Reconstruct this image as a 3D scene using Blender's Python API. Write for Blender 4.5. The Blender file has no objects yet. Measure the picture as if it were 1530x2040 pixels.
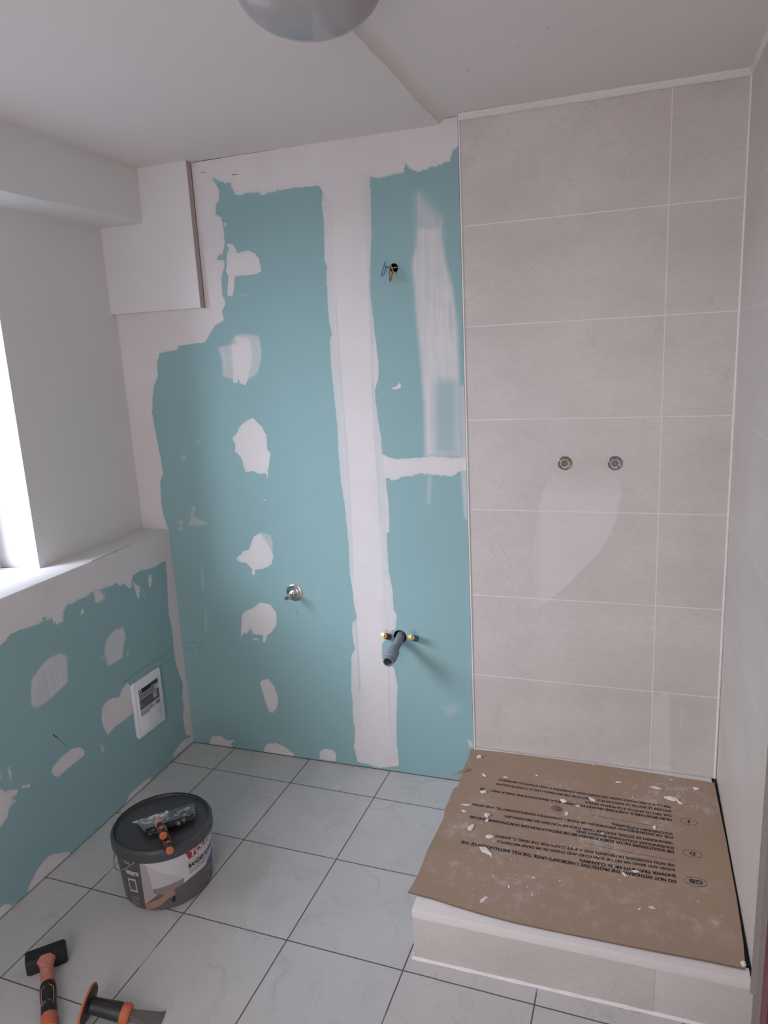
import bpy, bmesh, math, random
import numpy as np
from mathutils import Vector, Matrix
random.seed(7); rng = np.random.default_rng(11)
PI = math.pi
S = bpy.context.scene; COL = S.collection

# ------------------------------------------------------------------ camera
CAM = np.array([0.5186, -2.34545, 1.57492])
RM = np.array([[0.946157539, -0.322860216, -0.023392144],
               [0.319836173, 0.921259707, 0.221326399],
               [-0.04990725, -0.216891295, 0.974919193]])      # columns: right, forward, up
FPX = 1438.96
cam_d = bpy.data.cameras.new('camera'); cam = bpy.data.objects.new('camera', cam_d); COL.objects.link(cam)
cam_d.sensor_fit = 'HORIZONTAL'; cam_d.sensor_width = 36.0; cam_d.lens = 36.0*FPX/1530.0
cam_d.clip_start = 0.02; cam_d.clip_end = 100
m = Matrix.Identity(4)
for r in range(3):
    m[r][0] = RM[r][0]; m[r][1] = RM[r][2]; m[r][2] = -RM[r][1]; m[r][3] = CAM[r]
cam.matrix_world = m
S.camera = cam

# ------------------------------------------------------------------ light
S.view_settings.view_transform = 'Standard'; S.view_settings.look = 'None'
S.view_settings.gamma = 1.0; S.view_settings.use_curve_mapping = False
S.view_settings.exposure = 0.68
W = bpy.data.worlds.new('sky'); S.world = W; W.use_nodes = True
bg = W.node_tree.nodes['Background']; bg.inputs[0].default_value = (0.62, 0.76, 1.0, 1); bg.inputs[1].default_value = 1.1
def area(name, loc, rot, sx, sy, power, color):
    d = bpy.data.lights.new(name, 'AREA'); d.shape = 'RECTANGLE'; d.size = sx; d.size_y = sy
    d.energy = power; d.color = color
    o = bpy.data.objects.new(name, d); COL.objects.link(o); o.location = loc; o.rotation_euler = rot; return o
wd = Vector((1.35, .95, -.88)).to_track_quat('-Z', 'Y').to_euler()
area('window_daylight', (-2.75, -2.10, 2.35), wd, 1.25, 1.3, 102, (0.80, 0.86, 1.0))
area('rear_fill_light', (0.0, -3.35, 1.25), (PI/2, 0, 0), 1.0, 1.9, 11.5, (1.0, 0.84, 0.74))  # warm fill added behind the camera, no source in view there

# ------------------------------------------------------------------ dimensions
XL, XR, XREC = -1.2092, 0.8018, -1.3285
H, HL, HT = 2.2555, 2.2412, 2.2408
ZS = 0.9287
YT = -0.8162
ZT, ZW = 0.1527, 0.1259
YF = -3.1
YWIN, YWIN2, ZWIN = -0.547, -1.65, 2.0
ROWS = [1.9402 - 0.3*k for k in range(6)]
ROWS[1] -= 0.003; ROWS[4] -= 0.003; ROWS[5] -= 0.001
XG = 0.6011

def unp(u, v, ax, c):
    d = RM @ np.array([(u-765)/FPX, 1.0, -(v-1020)/FPX]); t = (c-CAM[ax])/d[ax]
    return CAM + t*d
def ZP(ox, oy, s, pts): return [(ox+x/s, oy+y/s) for x, y in pts]

# ------------------------------------------------------------------ node helpers
class NT:
    def __init__(s, name):
        s.m = bpy.data.materials.new(name); s.m.use_nodes = True; s.t = s.m.node_tree
        s.b = s.t.nodes['Principled BSDF']; s.L = s.t.links.new
    def n(s, ty, **k):
        nd = s.t.nodes.new(ty)
        for a, v in k.items():
            if a.startswith('i_'):
                key = a[2:]; key = int(key) if key.isdigit() else key
                inp = nd.inputs[key]
                if hasattr(v, 'is_output') or isinstance(v, bpy.types.NodeSocket): s.L(v, inp)
                else: inp.default_value = v
            else: setattr(nd, a, v)
        return nd
    def math(s, op, a, b=None, c=None, clamp=False):
        nd = s.t.nodes.new('ShaderNodeMath'); nd.operation = op; nd.use_clamp = clamp
        for i, v in enumerate((a, b, c)):
            if v is None: continue
            if isinstance(v, bpy.types.NodeSocket): s.L(v, nd.inputs[i])
            else: nd.inputs[i].default_value = v
        return nd.outputs[0]
    def mix(s, f, a, b):
        nd = s.t.nodes.new('ShaderNodeMix'); nd.data_type = 'RGBA'
        for i, v in ((0, f), (6, a), (7, b)):
            if isinstance(v, bpy.types.NodeSocket): s.L(v, nd.inputs[i])
            else: nd.inputs[i].default_value = v if i == 0 else (*v, 1)
        return nd.outputs[2]
    def noise(s, scale, detail=3, rough=.5, vec=None, stretch=None):
        v = vec or s.pos()
        if stretch:
            mp = s.n('ShaderNodeMapping'); s.L(v, mp.inputs[0]); mp.inputs['Scale'].default_value = stretch; v = mp.outputs[0]
        nd = s.n('ShaderNodeTexNoise'); nd.inputs['Scale'].default_value = scale
        nd.inputs['Detail'].default_value = detail; nd.inputs['Roughness'].default_value = rough
        s.L(v, nd.inputs['Vector']); return nd.outputs[0]
    def pos(s):
        if not hasattr(s, '_p'): s._p = s.n('ShaderNodeTexCoord').outputs['Object']
        return s._p
    def attr(s, name):
        a = s.n('ShaderNodeAttribute'); a.attribute_name = name; return a.outputs['Fac']
    def ramp(s, v, lo, hi, clamp=True):
        nd = s.n('ShaderNodeMapRange'); nd.clamp = clamp; nd.inputs[1].default_value = lo; nd.inputs[2].default_value = hi
        s.L(v, nd.inputs[0]); return nd.outputs[0]
    def set(s, col=None, rough=None, metal=None, spec=None):
        for k, v in (('Base Color', col), ('Roughness', rough), ('Metallic', metal), ('Specular IOR Level', spec)):
            if v is None: continue
            if isinstance(v, bpy.types.NodeSocket): s.L(v, s.b.inputs[k])
            elif k == 'Base Color': s.b.inputs[k].default_value = (*v, 1)
            else: s.b.inputs[k].default_value = v
        return s
    def bump(s, h, strength=.3, dist=.001):
        b = s.n('ShaderNodeBump'); b.inputs['Strength'].default_value = strength; b.inputs['Distance'].default_value = dist
        s.L(h, b.inputs['Height']); s.L(b.outputs[0], s.b.inputs['Normal']); return s
def simple(name, col, rough=.5, metal=0, var=.08, scale=30, bump=0, spec=.5):
    t = NT(name); n = t.noise(scale, 4)
    c = t.mix(n, tuple(x*(1-var) for x in col), tuple(min(1, x*(1+var)) for x in col))
    t.set(c, rough, metal, spec)
    if bump: t.bump(n, bump)
    return t.m

TEAL = (0.265, 0.43, 0.435); COMP = (0.74, 0.685, 0.68); PAINT = (0.74, 0.715, 0.70)
def board_material():
    t = NT('plasterboard_with_compound')
    sd = t.attr('cov'); skim = t.attr('skim'); fe = t.attr('feather'); rg = t.attr('ragged')
    n1 = t.noise(45, 4, .65); n2 = t.noise(240, 3, .6)
    j = t.math('ADD', t.math('MULTIPLY', t.math('SUBTRACT', n1, .5), .012), t.math('MULTIPLY', t.math('SUBTRACT', n2, .5), .010))
    amp = t.math('MULTIPLY_ADD', rg, 2.2, .75)
    d = t.math('ADD', sd, t.math('MULTIPLY', j, amp))
    cov = t.ramp(d, -.0004, .0006)
    thick = t.ramp(d, 0.0, .016)
    streak = t.noise(60, 4, .6, stretch=(1, 1, .05))
    streak2 = t.noise(9, 3, .6)
    sk = t.math('MULTIPLY', skim, t.math('MULTIPLY_ADD', streak, 1.0, .5))
    sk = t.math('MULTIPLY', sk, t.math('MULTIPLY_ADD', streak2, .5, .75))
    flk = t.ramp(t.noise(70, 5, .75), .735, .75)
    flk = t.math('MULTIPLY', flk, .45)
    op = t.math('MULTIPLY_ADD', thick, .10, .86)
    op = t.math('SUBTRACT', op, t.math('MULTIPLY', fe, .55))
    a = t.math('MAXIMUM', t.math('MULTIPLY', cov, op), t.math('MAXIMUM', t.math('MINIMUM', sk, .88), flk), clamp=True)
    big = t.noise(3, 4, .6); fine = t.noise(400, 2)
    teal = t.mix(big, tuple(x*.93 for x in TEAL), tuple(x*1.06 for x in TEAL))
    teal = t.mix(t.math('MULTIPLY', fine, .25), teal, (.40, .56, .58))
    comp = t.mix(t.noise(5, 5, .6), (0.66, 0.60, 0.585), (0.81, 0.77, 0.765))
    c = t.mix(a, teal, comp)
    t.set(c, .85, 0, .3)
    t.bump(t.math('ADD', t.math('MULTIPLY', cov, .8), t.math('MULTIPLY', n1, .25)), .35, .0012)
    return t.m
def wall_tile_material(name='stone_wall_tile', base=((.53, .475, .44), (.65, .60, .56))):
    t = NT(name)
    big = t.noise(2.2, 5, .6, stretch=(1, 1, 1.8)); mid = t.noise(14, 6, .7); fine = t.noise(170, 3, .7)
    c = t.mix(t.ramp(big, .3, .7), *base)
    brush = t.noise(62, 7, .80, stretch=(.6, .6, 1.4))
    c = t.mix(t.math('MULTIPLY', t.ramp(brush, .42, .68), .30), c, tuple(x*.80 for x in base[0]))
    spk = t.math('MULTIPLY', t.ramp(t.noise(150, 4, .8, stretch=(.7, .7, 1.2)), .58, .70), t.ramp(t.noise(7, 4, .6), .36, .60))
    c = t.mix(t.math('MULTIPLY', spk, .50), c, (.24, .20, .18))
    gr = t.ramp(t.noise(300, 2, .6), .3, .7); c = t.mix(t.math('MULTIPLY', gr, .12), c, (.75, .70, .68))
    v = t.n('ShaderNodeTexNoise'); v.inputs['Scale'].default_value = 3.2; v.inputs['Detail'].default_value = 8; v.inputs['Distortion'].default_value = .6
    t.L(t.pos(), v.inputs['Vector'])
    vein = t.ramp(t.math('ABSOLUTE', t.math('SUBTRACT', v.outputs[0], .5)), .006, 0)
    c = t.mix(t.math('MULTIPLY', t.math('MULTIPLY', vein, .20), t.ramp(mid, .45, .6)), c, (.28, .23, .22))
    film_sheen = t.attr('film_sheen')
    c = t.mix(t.math('MULTIPLY', film_sheen, .34), c, (.80, .76, .78))  # film marks and the painted reflection, both paler
    t.set(c, t.math('MULTIPLY_ADD', fine, .15, .34), 0, .45)
    t.bump(fine, .06, .0006)
    return t.m
def floor_material():
    t = NT('marbled_floor_tile')
    mp = t.n('ShaderNodeMapping'); mp.vector_type = 'TEXTURE'; t.L(t.pos(), mp.inputs[0])
    mp.inputs['Location'].default_value = (-1.01436, -.15829, 0); mp.inputs['Rotation'].default_value = (0, 0, -.02415)
    mp.inputs['Scale'].default_value = (.3389, .3389, 1)
    sp = t.n('ShaderNodeSeparateXYZ'); t.L(mp.outputs[0], sp.inputs[0])
    wob = t.math('MULTIPLY', t.math('SUBTRACT', t.noise(14, 3), .5), .006)
    ds = []; cells = []
    for k in (0, 1):
        q = t.math('ADD', sp.outputs[k], t.math('ADD', wob, 20.5)); fr = t.math('FRACT', q)
        ds.append(t.math('ABSOLUTE', t.math('SUBTRACT', fr, .5))); cells.append(t.math('FLOOR', q))
    dmin = t.math('MINIMUM', *ds)
    # cell id uses the shifted lattice
    ci = [t.math('FLOOR', t.math('ADD', sp.outputs[k], 20.0)) for k in (0, 1)]
    cv = t.n('ShaderNodeCombineXYZ'); t.L(ci[0], cv.inputs[0]); t.L(ci[1], cv.inputs[1])
    wn = t.n('ShaderNodeTexWhiteNoise'); t.L(cv.outputs[0], wn.inputs['Vector'])
    off = t.n('ShaderNodeVectorMath', operation='SCALE'); t.L(wn.outputs['Color'], off.inputs[0]); off.inputs['Scale'].default_value = 7
    ad = t.n('ShaderNodeVectorMath', operation='ADD'); t.L(off.outputs[0], ad.inputs[0]); t.L(t.pos(), ad.inputs[1])
    v = t.n('ShaderNodeTexNoise'); v.inputs['Scale'].default_value = 3.6; v.inputs['Detail'].default_value = 9; v.inputs['Roughness'].default_value = .62; v.inputs['Distortion'].default_value = .9
    t.L(ad.outputs[0], v.inputs['Vector'])
    vein = t.math('MULTIPLY', t.math('POWER', t.ramp(t.math('ABSOLUTE', t.math('SUBTRACT', v.outputs[0], .5)), .030, .0), 1.3), t.ramp(t.noise(7, 4, .7, vec=ad.outputs[0]), .40, .66))
    m2 = t.noise(4, 2, .5, vec=ad.outputs[0])
    c = t.mix(m2, (.545, .53, .515), (.64, .625, .61))
    c = t.mix(t.math('MULTIPLY', vein, t.math('MULTIPLY_ADD', t.ramp(m2, .40, .75), .35, .30)), c, (.36, .35, .35))
    dirt = t.ramp(t.noise(2.6, 3, .5), .25, .95)
    c = t.mix(t.math('MULTIPLY', dirt, .18), c, (.52, .48, .44))
    spot = t.ramp(t.noise(38, 2, .5), .80, .82)
    c = t.mix(t.math('MULTIPLY', spot, .7), c, (.16, .12, .10))
    g = t.ramp(dmin, .0062, .0045)
    fill = t.ramp(t.noise(3.3, 3, .6), .60, .66)
    gc = t.mix(fill, (.115, .10, .095), (.40, .38, .36))
    c = t.mix(g, c, gc)
    t.set(c, t.math('MULTIPLY_ADD', g, .5, t.math('MULTIPLY_ADD', m2, .08, .22)), 0, .5)
    t.bump(t.math('SUBTRACT', 1.0, g), .5, .001)
    return t.m
def paint_material(name, col=PAINT, specks=False):
    t = NT(name)
    c = t.mix(t.noise(2.2, 5, .6), tuple(x*.95 for x in col), tuple(min(.9, x*1.04) for x in col))
    if specks:
        s = t.math('MULTIPLY', t.ramp(t.noise(42, 3, .6), .71, .74), t.ramp(t.noise(3, 2), .45, .6))
        sx = t.n('ShaderNodeSeparateXYZ'); t.L(t.pos(), sx.inputs[0])
        s = t.math('MULTIPLY', s, t.ramp(sx.outputs[0], -.02, .12))
        c = t.mix(t.math('MULTIPLY', s, .45), c, (.2, .16, .15))
    t.set(c, .75, 0, .3).bump(t.noise(60, 4), .08, .001)
    return t.m
def cardboard_material():
    t = NT('brown_cardboard')
    fib = t.noise(30, 4, .7, stretch=(1, 14, 1)); big = t.noise(4, 4)
    c = t.mix(fib, (.325, .222, .155), (.415, .295, .215))
    c = t.mix(t.math('MULTIPLY', t.ramp(big, .4, .7), .3), c, (.40, .26, .165))
    st = t.attr('smear')
    dust = t.ramp(t.noise(26, 6, .75), .50, .66)
    a = t.math('MULTIPLY', st, t.math('MULTIPLY_ADD', dust, 1.0, .12), clamp=True)
    sp = t.math('MULTIPLY', t.ramp(t.noise(75, 4, .7), .72, .75), .55)
    a = t.math('MAXIMUM', a, sp)
    c = t.mix(a, c, (.62, .57, .55))
    t.set(c, .8, 0, .3).bump(fib, .12, .0008)
    return t.m
def glass_material():
    t = NT('window_glass')
    tr = t.n('ShaderNodeBsdfTransparent'); gl = t.n('ShaderNodeBsdfGlossy'); gl.inputs['Roughness'].default_value = .02
    mx = t.n('ShaderNodeMixShader'); mx.inputs[0].default_value = .07
    t.L(tr.outputs[0], mx.inputs[1]); t.L(gl.outputs[0], mx.inputs[2])
    t.L(mx.outputs[0], t.t.nodes['Material Output'].inputs['Surface']); return t.m
def smeared(name, col, rough=.4, metal=0, amount=.5, scale=40, white=(.6, .58, .57)):
    t = NT(name); s = t.ramp(t.noise(scale, 6, .75), .70-.2*amount, .76-.2*amount)
    t.set(t.mix(t.math('MULTIPLY', s, .8), col, white), rough, t.math('MULTIPLY', t.math('SUBTRACT', 1.0, s), float(metal)) if metal else 0)
    t.bump(s, .3, .0006); return t.m

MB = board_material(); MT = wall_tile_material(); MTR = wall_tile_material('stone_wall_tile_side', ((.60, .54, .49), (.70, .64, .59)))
MF = floor_material()
MP = paint_material('white_wall_paint'); MC = paint_material('ceiling_paint', (.77, .705, .675), True)
MG = simple('white_grout', (.78, .72, .71), .8)
MGB = simple('grout_bead', (.80, .74, .73), .55)
MPV = simple('white_pvc', (.82, .82, .83), .3)
MTRAY = simple('cream_resin', (.78, .73, .70), .45, var=.03)
MCB = cardboard_material(); MINK = simple('blue_black_ink', (.028, .028, .048), .8)
MGL = glass_material()
MCH = simple('chrome', (.72, .72, .72), .16, 1.0)
MCHD = simple('dull_chrome', (.24, .225, .22), .38, .7)
MBR = simple('brass', (.80, .60, .24), .25, 1.0)
MBRZ = simple('bronze_fitting', (.52, .36, .24), .3, 1.0)
MPVC = simple('grey_pvc_pipe', (.22, .235, .27), .38)
MBLK = simple('black_void', (.008, .008, .008), .9)
MBP = simple('black_rubber', (.022, .021, .022), .5)
MPENCIL = simple('pencil_lead', (.13, .18, .20), .8)
MDIRT = simple('dark_joint', (.05, .045, .04), .95)
MCRUMB = simple('dry_plaster', (.78, .72, .68), .85, bump=.5, scale=80)
MMAR = simple('maroon_wood', (.17, .028, .05), .45)
MORG = smeared('orange_plastic', (.56, .15, .06), .5, amount=.3)
MORGP = smeared('dusty_pink_orange', (.52, .19, .13), .5, amount=.62, scale=90, white=(.62, .45, .42))
MBKS = smeared('black_grip', (.018, .017, .018), .45, amount=.1, scale=60)
MSTL = smeared('smeared_steel', (.36, .37, .38), .30, 1.0, amount=.85, scale=55, white=(.62, .63, .66))
MHEAD = smeared('black_hammer_steel', (.012, .012, .013), .4, amount=.08, scale=45)
MCHS = smeared('chisel_steel', (.20, .17, .16), .55, .6, amount=.3, scale=70, white=(.45, .42, .41))
MBK = simple('grey_bucket_plastic', (.085, .08, .082), .42, var=.04)
MLID = simple('dark_lid_plastic', (.062, .062, .065), .38, var=.05)
def flat(name, c, r=.45): return simple(name, c, r, var=.02)
ML = {'white': flat('label_white', (.56, .55, .56)), 'red': flat('label_red', (.42, .03, .035)), 'black': flat('label_black', (.015, .015, .017)),
      'grey': flat('label_light_grey', (.42, .40, .41)), 'mid': flat('label_plaster', (.38, .33, .315)), 'wet': flat('label_wet_plaster', (.24, .20, .195)),
      'skin': flat('label_skin', (.36, .20, .15)), 'blue': flat('label_blue', (.06, .14, .36)), 'shade': flat('label_grey_shade', (.115, .108, .112)), 'pale': flat('label_pale', (.48, .465, .47)),
      'gold': flat('label_gold', (.45, .28, .05))}

# ------------------------------------------------------------------ mesh helpers
def tag(o, label=None, cat=None, group=None, kind=None):
    for k, v in (('label', label), ('category', cat), ('group', group), ('kind', kind)):
        if v: o[k] = v
    return o
def obj(name, me, parent=None, **k):
    o = bpy.data.objects.new(name, me); COL.objects.link(o)
    if parent: o.parent = parent
    return tag(o, **k)
def empty(name, loc=(0, 0, 0), rz=0, **k):
    o = bpy.data.objects.new(name, None); COL.objects.link(o); o.location = loc; o.rotation_euler = (0, 0, rz)
    o.empty_display_size = .02
    return tag(o, **k)
class M:
    def __init__(s): s.bm = bmesh.new(); s.mats = []
    def mi(s, mat):
        if mat not in s.mats: s.mats.append(mat)
        return s.mats.index(mat)
    def face(s, pts, mat, smooth=False):
        try:
            f = s.bm.faces.new([s.bm.verts.new(p) for p in pts]); f.material_index = s.mi(mat); f.smooth = smooth; return f
        except ValueError: return None
    def box(s, a, b, mat, M4=None, bev=0):
        lo = [min(a[i], b[i]) for i in range(3)]; hi = [max(a[i], b[i]) for i in range(3)]
        r = bmesh.ops.create_cube(s.bm, size=1)
        for v in r['verts']:
            v.co = Vector([(lo[i]+hi[i])/2 + v.co[i]*(hi[i]-lo[i]) for i in range(3)])
        fs = set(f for v in r['verts'] for f in v.link_faces)
        for f in fs: f.material_index = s.mi(mat)
        vs = r['verts']
        if bev:
            es = list(set(e for v in vs for e in v.link_edges))
            rb = bmesh.ops.bevel(s.bm, geom=es, offset=bev, segments=2, profile=.7, affect='EDGES')
            vs = list(set(v for f in rb['faces'] for v in f.verts) | set(v for v in vs if v.is_valid))
            for f in set(f for v in vs for f in v.link_faces): f.material_index = s.mi(mat)
        if M4 is not None:
            for v in vs: v.co = M4 @ v.co
        return vs
    def loops(s, rings, mat, cap=True, smooth=True, close=True):
        vr = [[s.bm.verts.new(p) for p in r] for r in rings]; n = len(vr[0]); mi = s.mi(mat)
        for a, b in zip(vr, vr[1:]):
            for i in range(n if close else n-1):
                j = (i+1) % n
                f = s.bm.faces.new((a[i], a[j], b[j], b[i])); f.material_index = mi; f.smooth = smooth
        if cap:
            for r in (vr[0][::-1], vr[-1]):
                f = s.bm.faces.new(r); f.material_index = mi
        return vr
    def lathe(s, prof, mat, org=(0, 0, 0), axis=(0, 0, 1), seg=48, cap=True, smooth=True, squash=1.0):
        ax = Vector(axis).normalized(); q = Vector((0, 0, 1)).rotation_difference(ax); o = Vector(org)
        rings = [[o + q @ Vector((max(r, 1e-4)*math.cos(2*PI*i/seg), squash*max(r, 1e-4)*math.sin(2*PI*i/seg), z)) for i in range(seg)] for r, z in prof]
        return s.loops(rings, mat, cap, smooth)
    def tube(s, pts, rad, mat, seg=12, cap=True):
        pts = [Vector(p) for p in pts]; n = len(pts); rad = rad if isinstance(rad, (list, tuple)) else [rad]*n
        t = [(pts[min(i+1, n-1)]-pts[max(i-1, 0)]).normalized() for i in range(n)]
        u = t[0].orthogonal().normalized(); rings = []
        for i in range(n):
            if i: u = t[i-1].rotation_difference(t[i]) @ u
            w = t[i].cross(u)
            rings.append([pts[i] + rad[i]*(u*math.cos(2*PI*k/seg) + w*math.sin(2*PI*k/seg)) for k in range(seg)])
        return s.loops(rings, mat, cap)
    def done(s, name, parent=None, sharp=40, **k):
        bmesh.ops.recalc_face_normals(s.bm, faces=s.bm.faces[:]) if k.pop('recalc', True) else None
        me = bpy.data.meshes.new(name); s.bm.to_mesh(me); s.bm.free()
        for mm in s.mats: me.materials.append(mm)
        try: me.set_sharp_from_angle(angle=math.radians(sharp))
        except Exception: pass
        return obj(name, me, parent, **k)
def boxobj(name, a, b, mat, parent=None, bev=0, **k):
    q = M(); q.box(a, b, mat, bev=bev); return q.done(name, parent, **k)
def spline(pts, n):
    pts = [Vector(p) for p in pts]; out = []
    P = [pts[0]] + pts + [pts[-1]]
    for i in range(1, len(P)-2):
        for k in range(n):
            t = k/n; a, b, c, d = P[i-1], P[i], P[i+1], P[i+2]
            out.append(.5*((2*b)+(c-a)*t+(2*a-5*b+4*c-d)*t*t+(3*b-a-3*c+d)*t**3))
    out.append(pts[-1]); return out

def sdf(P, poly):
    """signed distance of points (N,2) to polygon, positive inside"""
    poly = np.asarray(poly, float); N = len(P)
    out = np.full(N, -1.0)
    lo = poly.min(0)-.06; hi = poly.max(0)+.06
    m = ((P > lo) & (P < hi)).all(1); Q = P[m]
    d2 = np.full(len(Q), 1e9); ins = np.zeros(len(Q), bool)
    for a, b in zip(poly, np.roll(poly, -1, 0)):
        ab = b-a; L = ab@ab
        if L < 1e-14: continue
        t = np.clip(((Q-a)@ab)/L, 0, 1); e = Q-(a+t[:, None]*ab); d2 = np.minimum(d2, (e*e).sum(1))
        c = (a[1] > Q[:, 1]) != (b[1] > Q[:, 1])
        with np.errstate(divide='ignore', invalid='ignore'):
            x = a[0]+(Q[:, 1]-a[1])*(b[0]-a[0])/(b[1]-a[1] if b[1] != a[1] else 1e-12)
        ins ^= c & (Q[:, 0] < x)
    d = np.sqrt(d2); out[m] = np.where(ins, d, -d); return out
def linedist(P, pts):
    d2 = np.full(len(P), 1e9); pts = np.asarray(pts, float)
    for a, b in zip(pts[:-1], pts[1:]):
        ab = b-a; t = np.clip(((P-a)@ab)/(ab@ab), 0, 1); e = P-(a+t[:, None]*ab); d2 = np.minimum(d2, (e*e).sum(1))
    return np.sqrt(d2)
def grid_mesh(name, us, vs, fn, mat_fn=None, mats=(), attrs=None, skip=None, warp=None, flip=False):
    """us x vs grid -> mesh through fn(U,V)->xyz, point attributes attrs(P2)->dict, skip(cell centres)->bool"""
    U, V = np.meshgrid(us, vs); P2 = np.stack([U.ravel(), V.ravel()], 1)
    if warp: P2 = warp(P2)
    co = fn(P2); nu, nv = len(us), len(vs)
    I = np.arange(nu*nv).reshape(nv, nu)
    F = np.stack([I[:-1, :-1], I[:-1, 1:], I[1:, 1:], I[1:, :-1]], -1).reshape(-1, 4)
    if flip: F = F[:, ::-1]
    cen = P2[F].mean(1)
    if skip is not None:
        k = ~skip(P2, F, cen); F = F[k]; cen = cen[k]
    me = bpy.data.meshes.new(name)
    me.vertices.add(len(co)); me.vertices.foreach_set('co', np.ascontiguousarray(co, np.float32).ravel())
    me.loops.add(F.size); me.loops.foreach_set('vertex_index', np.ascontiguousarray(F, np.int32).ravel())
    me.polygons.add(len(F)); me.polygons.foreach_set('loop_start', np.arange(0, F.size, 4, dtype=np.int32))
    me.update(calc_edges=True)
    for mm in mats: me.materials.append(mm)
    if mat_fn: me.polygons.foreach_set('material_index', mat_fn(cen).astype(np.int32))
    if attrs:
        for k, arr in attrs(P2).items():
            a = me.attributes.new(k, 'FLOAT', 'POINT'); a.data.foreach_set('value', arr.astype(np.float32))
    me.validate(); return me
def join_into(me, q):
    """append an M() builder's geometry to an existing mesh datablock"""
    bm = bmesh.new(); bm.from_mesh(me); n0 = len(me.materials)
    tmp = bpy.data.meshes.new('tmp'); q.bm.to_mesh(tmp); q.bm.free()
    for p in tmp.polygons: p.material_index += n0
    bm.from_mesh(tmp); bm.to_mesh(me); bm.free(); bpy.data.meshes.remove(tmp)
    for mm in q.mats: me.materials.append(mm)
    return me
_tc = {}
def text2d(body, bold=0.0, space=1.0):
    """built-in font outlines as (verts2d, faces), height of capitals ~ 0.7"""
    cu = bpy.data.curves.new('t', 'FONT'); cu.body = body; cu.size = 1; cu.offset = bold; cu.space_character = space
    cu.resolution_u = 3; cu.fill_mode = 'FRONT'
    o = bpy.data.objects.new('t', cu); COL.objects.link(o)
    dg = bpy.context.evaluated_depsgraph_get(); dg.update()
    me = bpy.data.meshes.new_from_object(o.evaluated_get(dg))
    v = [(p.co.x, p.co.y) for p in me.vertices]; f = [tuple(p.vertices) for p in me.polygons]
    bpy.data.objects.remove(o); bpy.data.curves.remove(cu); bpy.data.meshes.remove(me)
    return v, f
def put_text(q, body, mapfn, mat, bold=.01, width=None, height=1.0, space=1.0, italic=0.0):
    """mapfn(x,y)->xyz with x in 0..width, y in 0..height"""
    v, f = text2d(body, min(bold, .010) if mat is MINK and len(body) > 3 else bold, space)
    if not v: return
    x0 = min(a for a, _ in v); x1 = max(a for a, _ in v)
    sx = (width/(x1-x0)) if width else height/.7
    sy = height/.7
    bv = [q.bm.verts.new(mapfn((x-x0)*sx + italic*y*sy, y*sy)) for x, y in v]; mi = q.mi(mat)
    for ff in f:
        try: nf = q.bm.faces.new([bv[i] for i in ff]); nf.material_index = mi
        except ValueError: pass

# ================================================================== STRUCTURE
# ---- back wall: green moisture board with joint compound
zb = lambda pts: [tuple(unp(u, v, 1, 0.0)[[0, 2]]) for u, v in pts]
z3 = lambda p: ZP(350, 250, 2.55, p); z4 = lambda p: ZP(350, 650, 2.55, p); z5 = lambda p: ZP(350, 1100, 2.55, p)
z7 = lambda p: ZP(700, 350, 4.08, p)
tealA = z3([(175, 262), (215, 280), (250, 292), (280, 288), (288, 320), (305, 355), (350, 345), (400, 340), (440, 348), (480, 343), (520, 330), (560, 325), (600, 315), (640, 315), (690, 308), (725, 305), (745, 330),
    (742, 400), (752, 480), (755, 600), (757, 690), (770, 715), (765, 745), (768, 800), (772, 900), (780, 1000), (793, 1055), (782, 1100)]) + \
    z4([(785, 100), (790, 200), (800, 300), (810, 400), (820, 500), (828, 650), (838, 780), (858, 900), (868, 1000), (878, 1100), (885, 1250)]) + \
    z5([(888, 130), (900, 200), (906, 270), (920, 325), (915, 345), (898, 360), (897, 420), (905, 460), (912, 490), (900, 510), (893, 540), (892, 700), (900, 760), (900, 830), (912, 920), (906, 990), (925, 1065), (1040, 1097), (1135, 1085), (1135, 1150), (1135, 1300), (-80, 1300), (-80, 1200)]) + \
    [(250, 1480), (250, 1062), (338, 1062), (326.5, 1029), (320.6, 997), (319, 959), (325, 944), (322, 925), (319, 906), (310, 862), (303, 820.6), (305, 790), (307, 767.6), (314.7, 750), (313, 726.5), (317.6, 704), (335, 700), (353, 697), (356, 689), (400, 683), (409, 681), (426.5, 650), (446, 638), (442, 620.6), (450, 603), (443, 588), (442, 575.5), (441, 556), (448, 524.5), (446, 519), (430, 516.7), (437, 508), (444, 505), (448, 485), (444, 446), (440, 434), (430, 426.5), (430, 407), (438, 395), (436, 378), (428, 362)]
tealB = z3([(985, 255), (1000, 262), (1040, 264), (1100, 250), (1162, 240), (1163, 180), (1182, 218), (1240, 232), (1300, 208), (1350, 195), (1392, 180), (1400, 140), (1430, 100), (1445, 85)]) + [(960, 285), (960, 911)] + \
    z4([(1475, 665), (1430, 668), (1360, 665), (1300, 660), (1240, 668), (1180, 672), (1120, 675), (1080, 665), (1050, 650), (1046, 575), (1030, 490), (1018, 400), (1012, 330), (1032, 250), (1030, 180), (1020, 100)]) + \
    z3([(1010, 1050), (1000, 940), (988, 850), (990, 700), (992, 600), (995, 520), (992, 400), (988, 290)])
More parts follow.
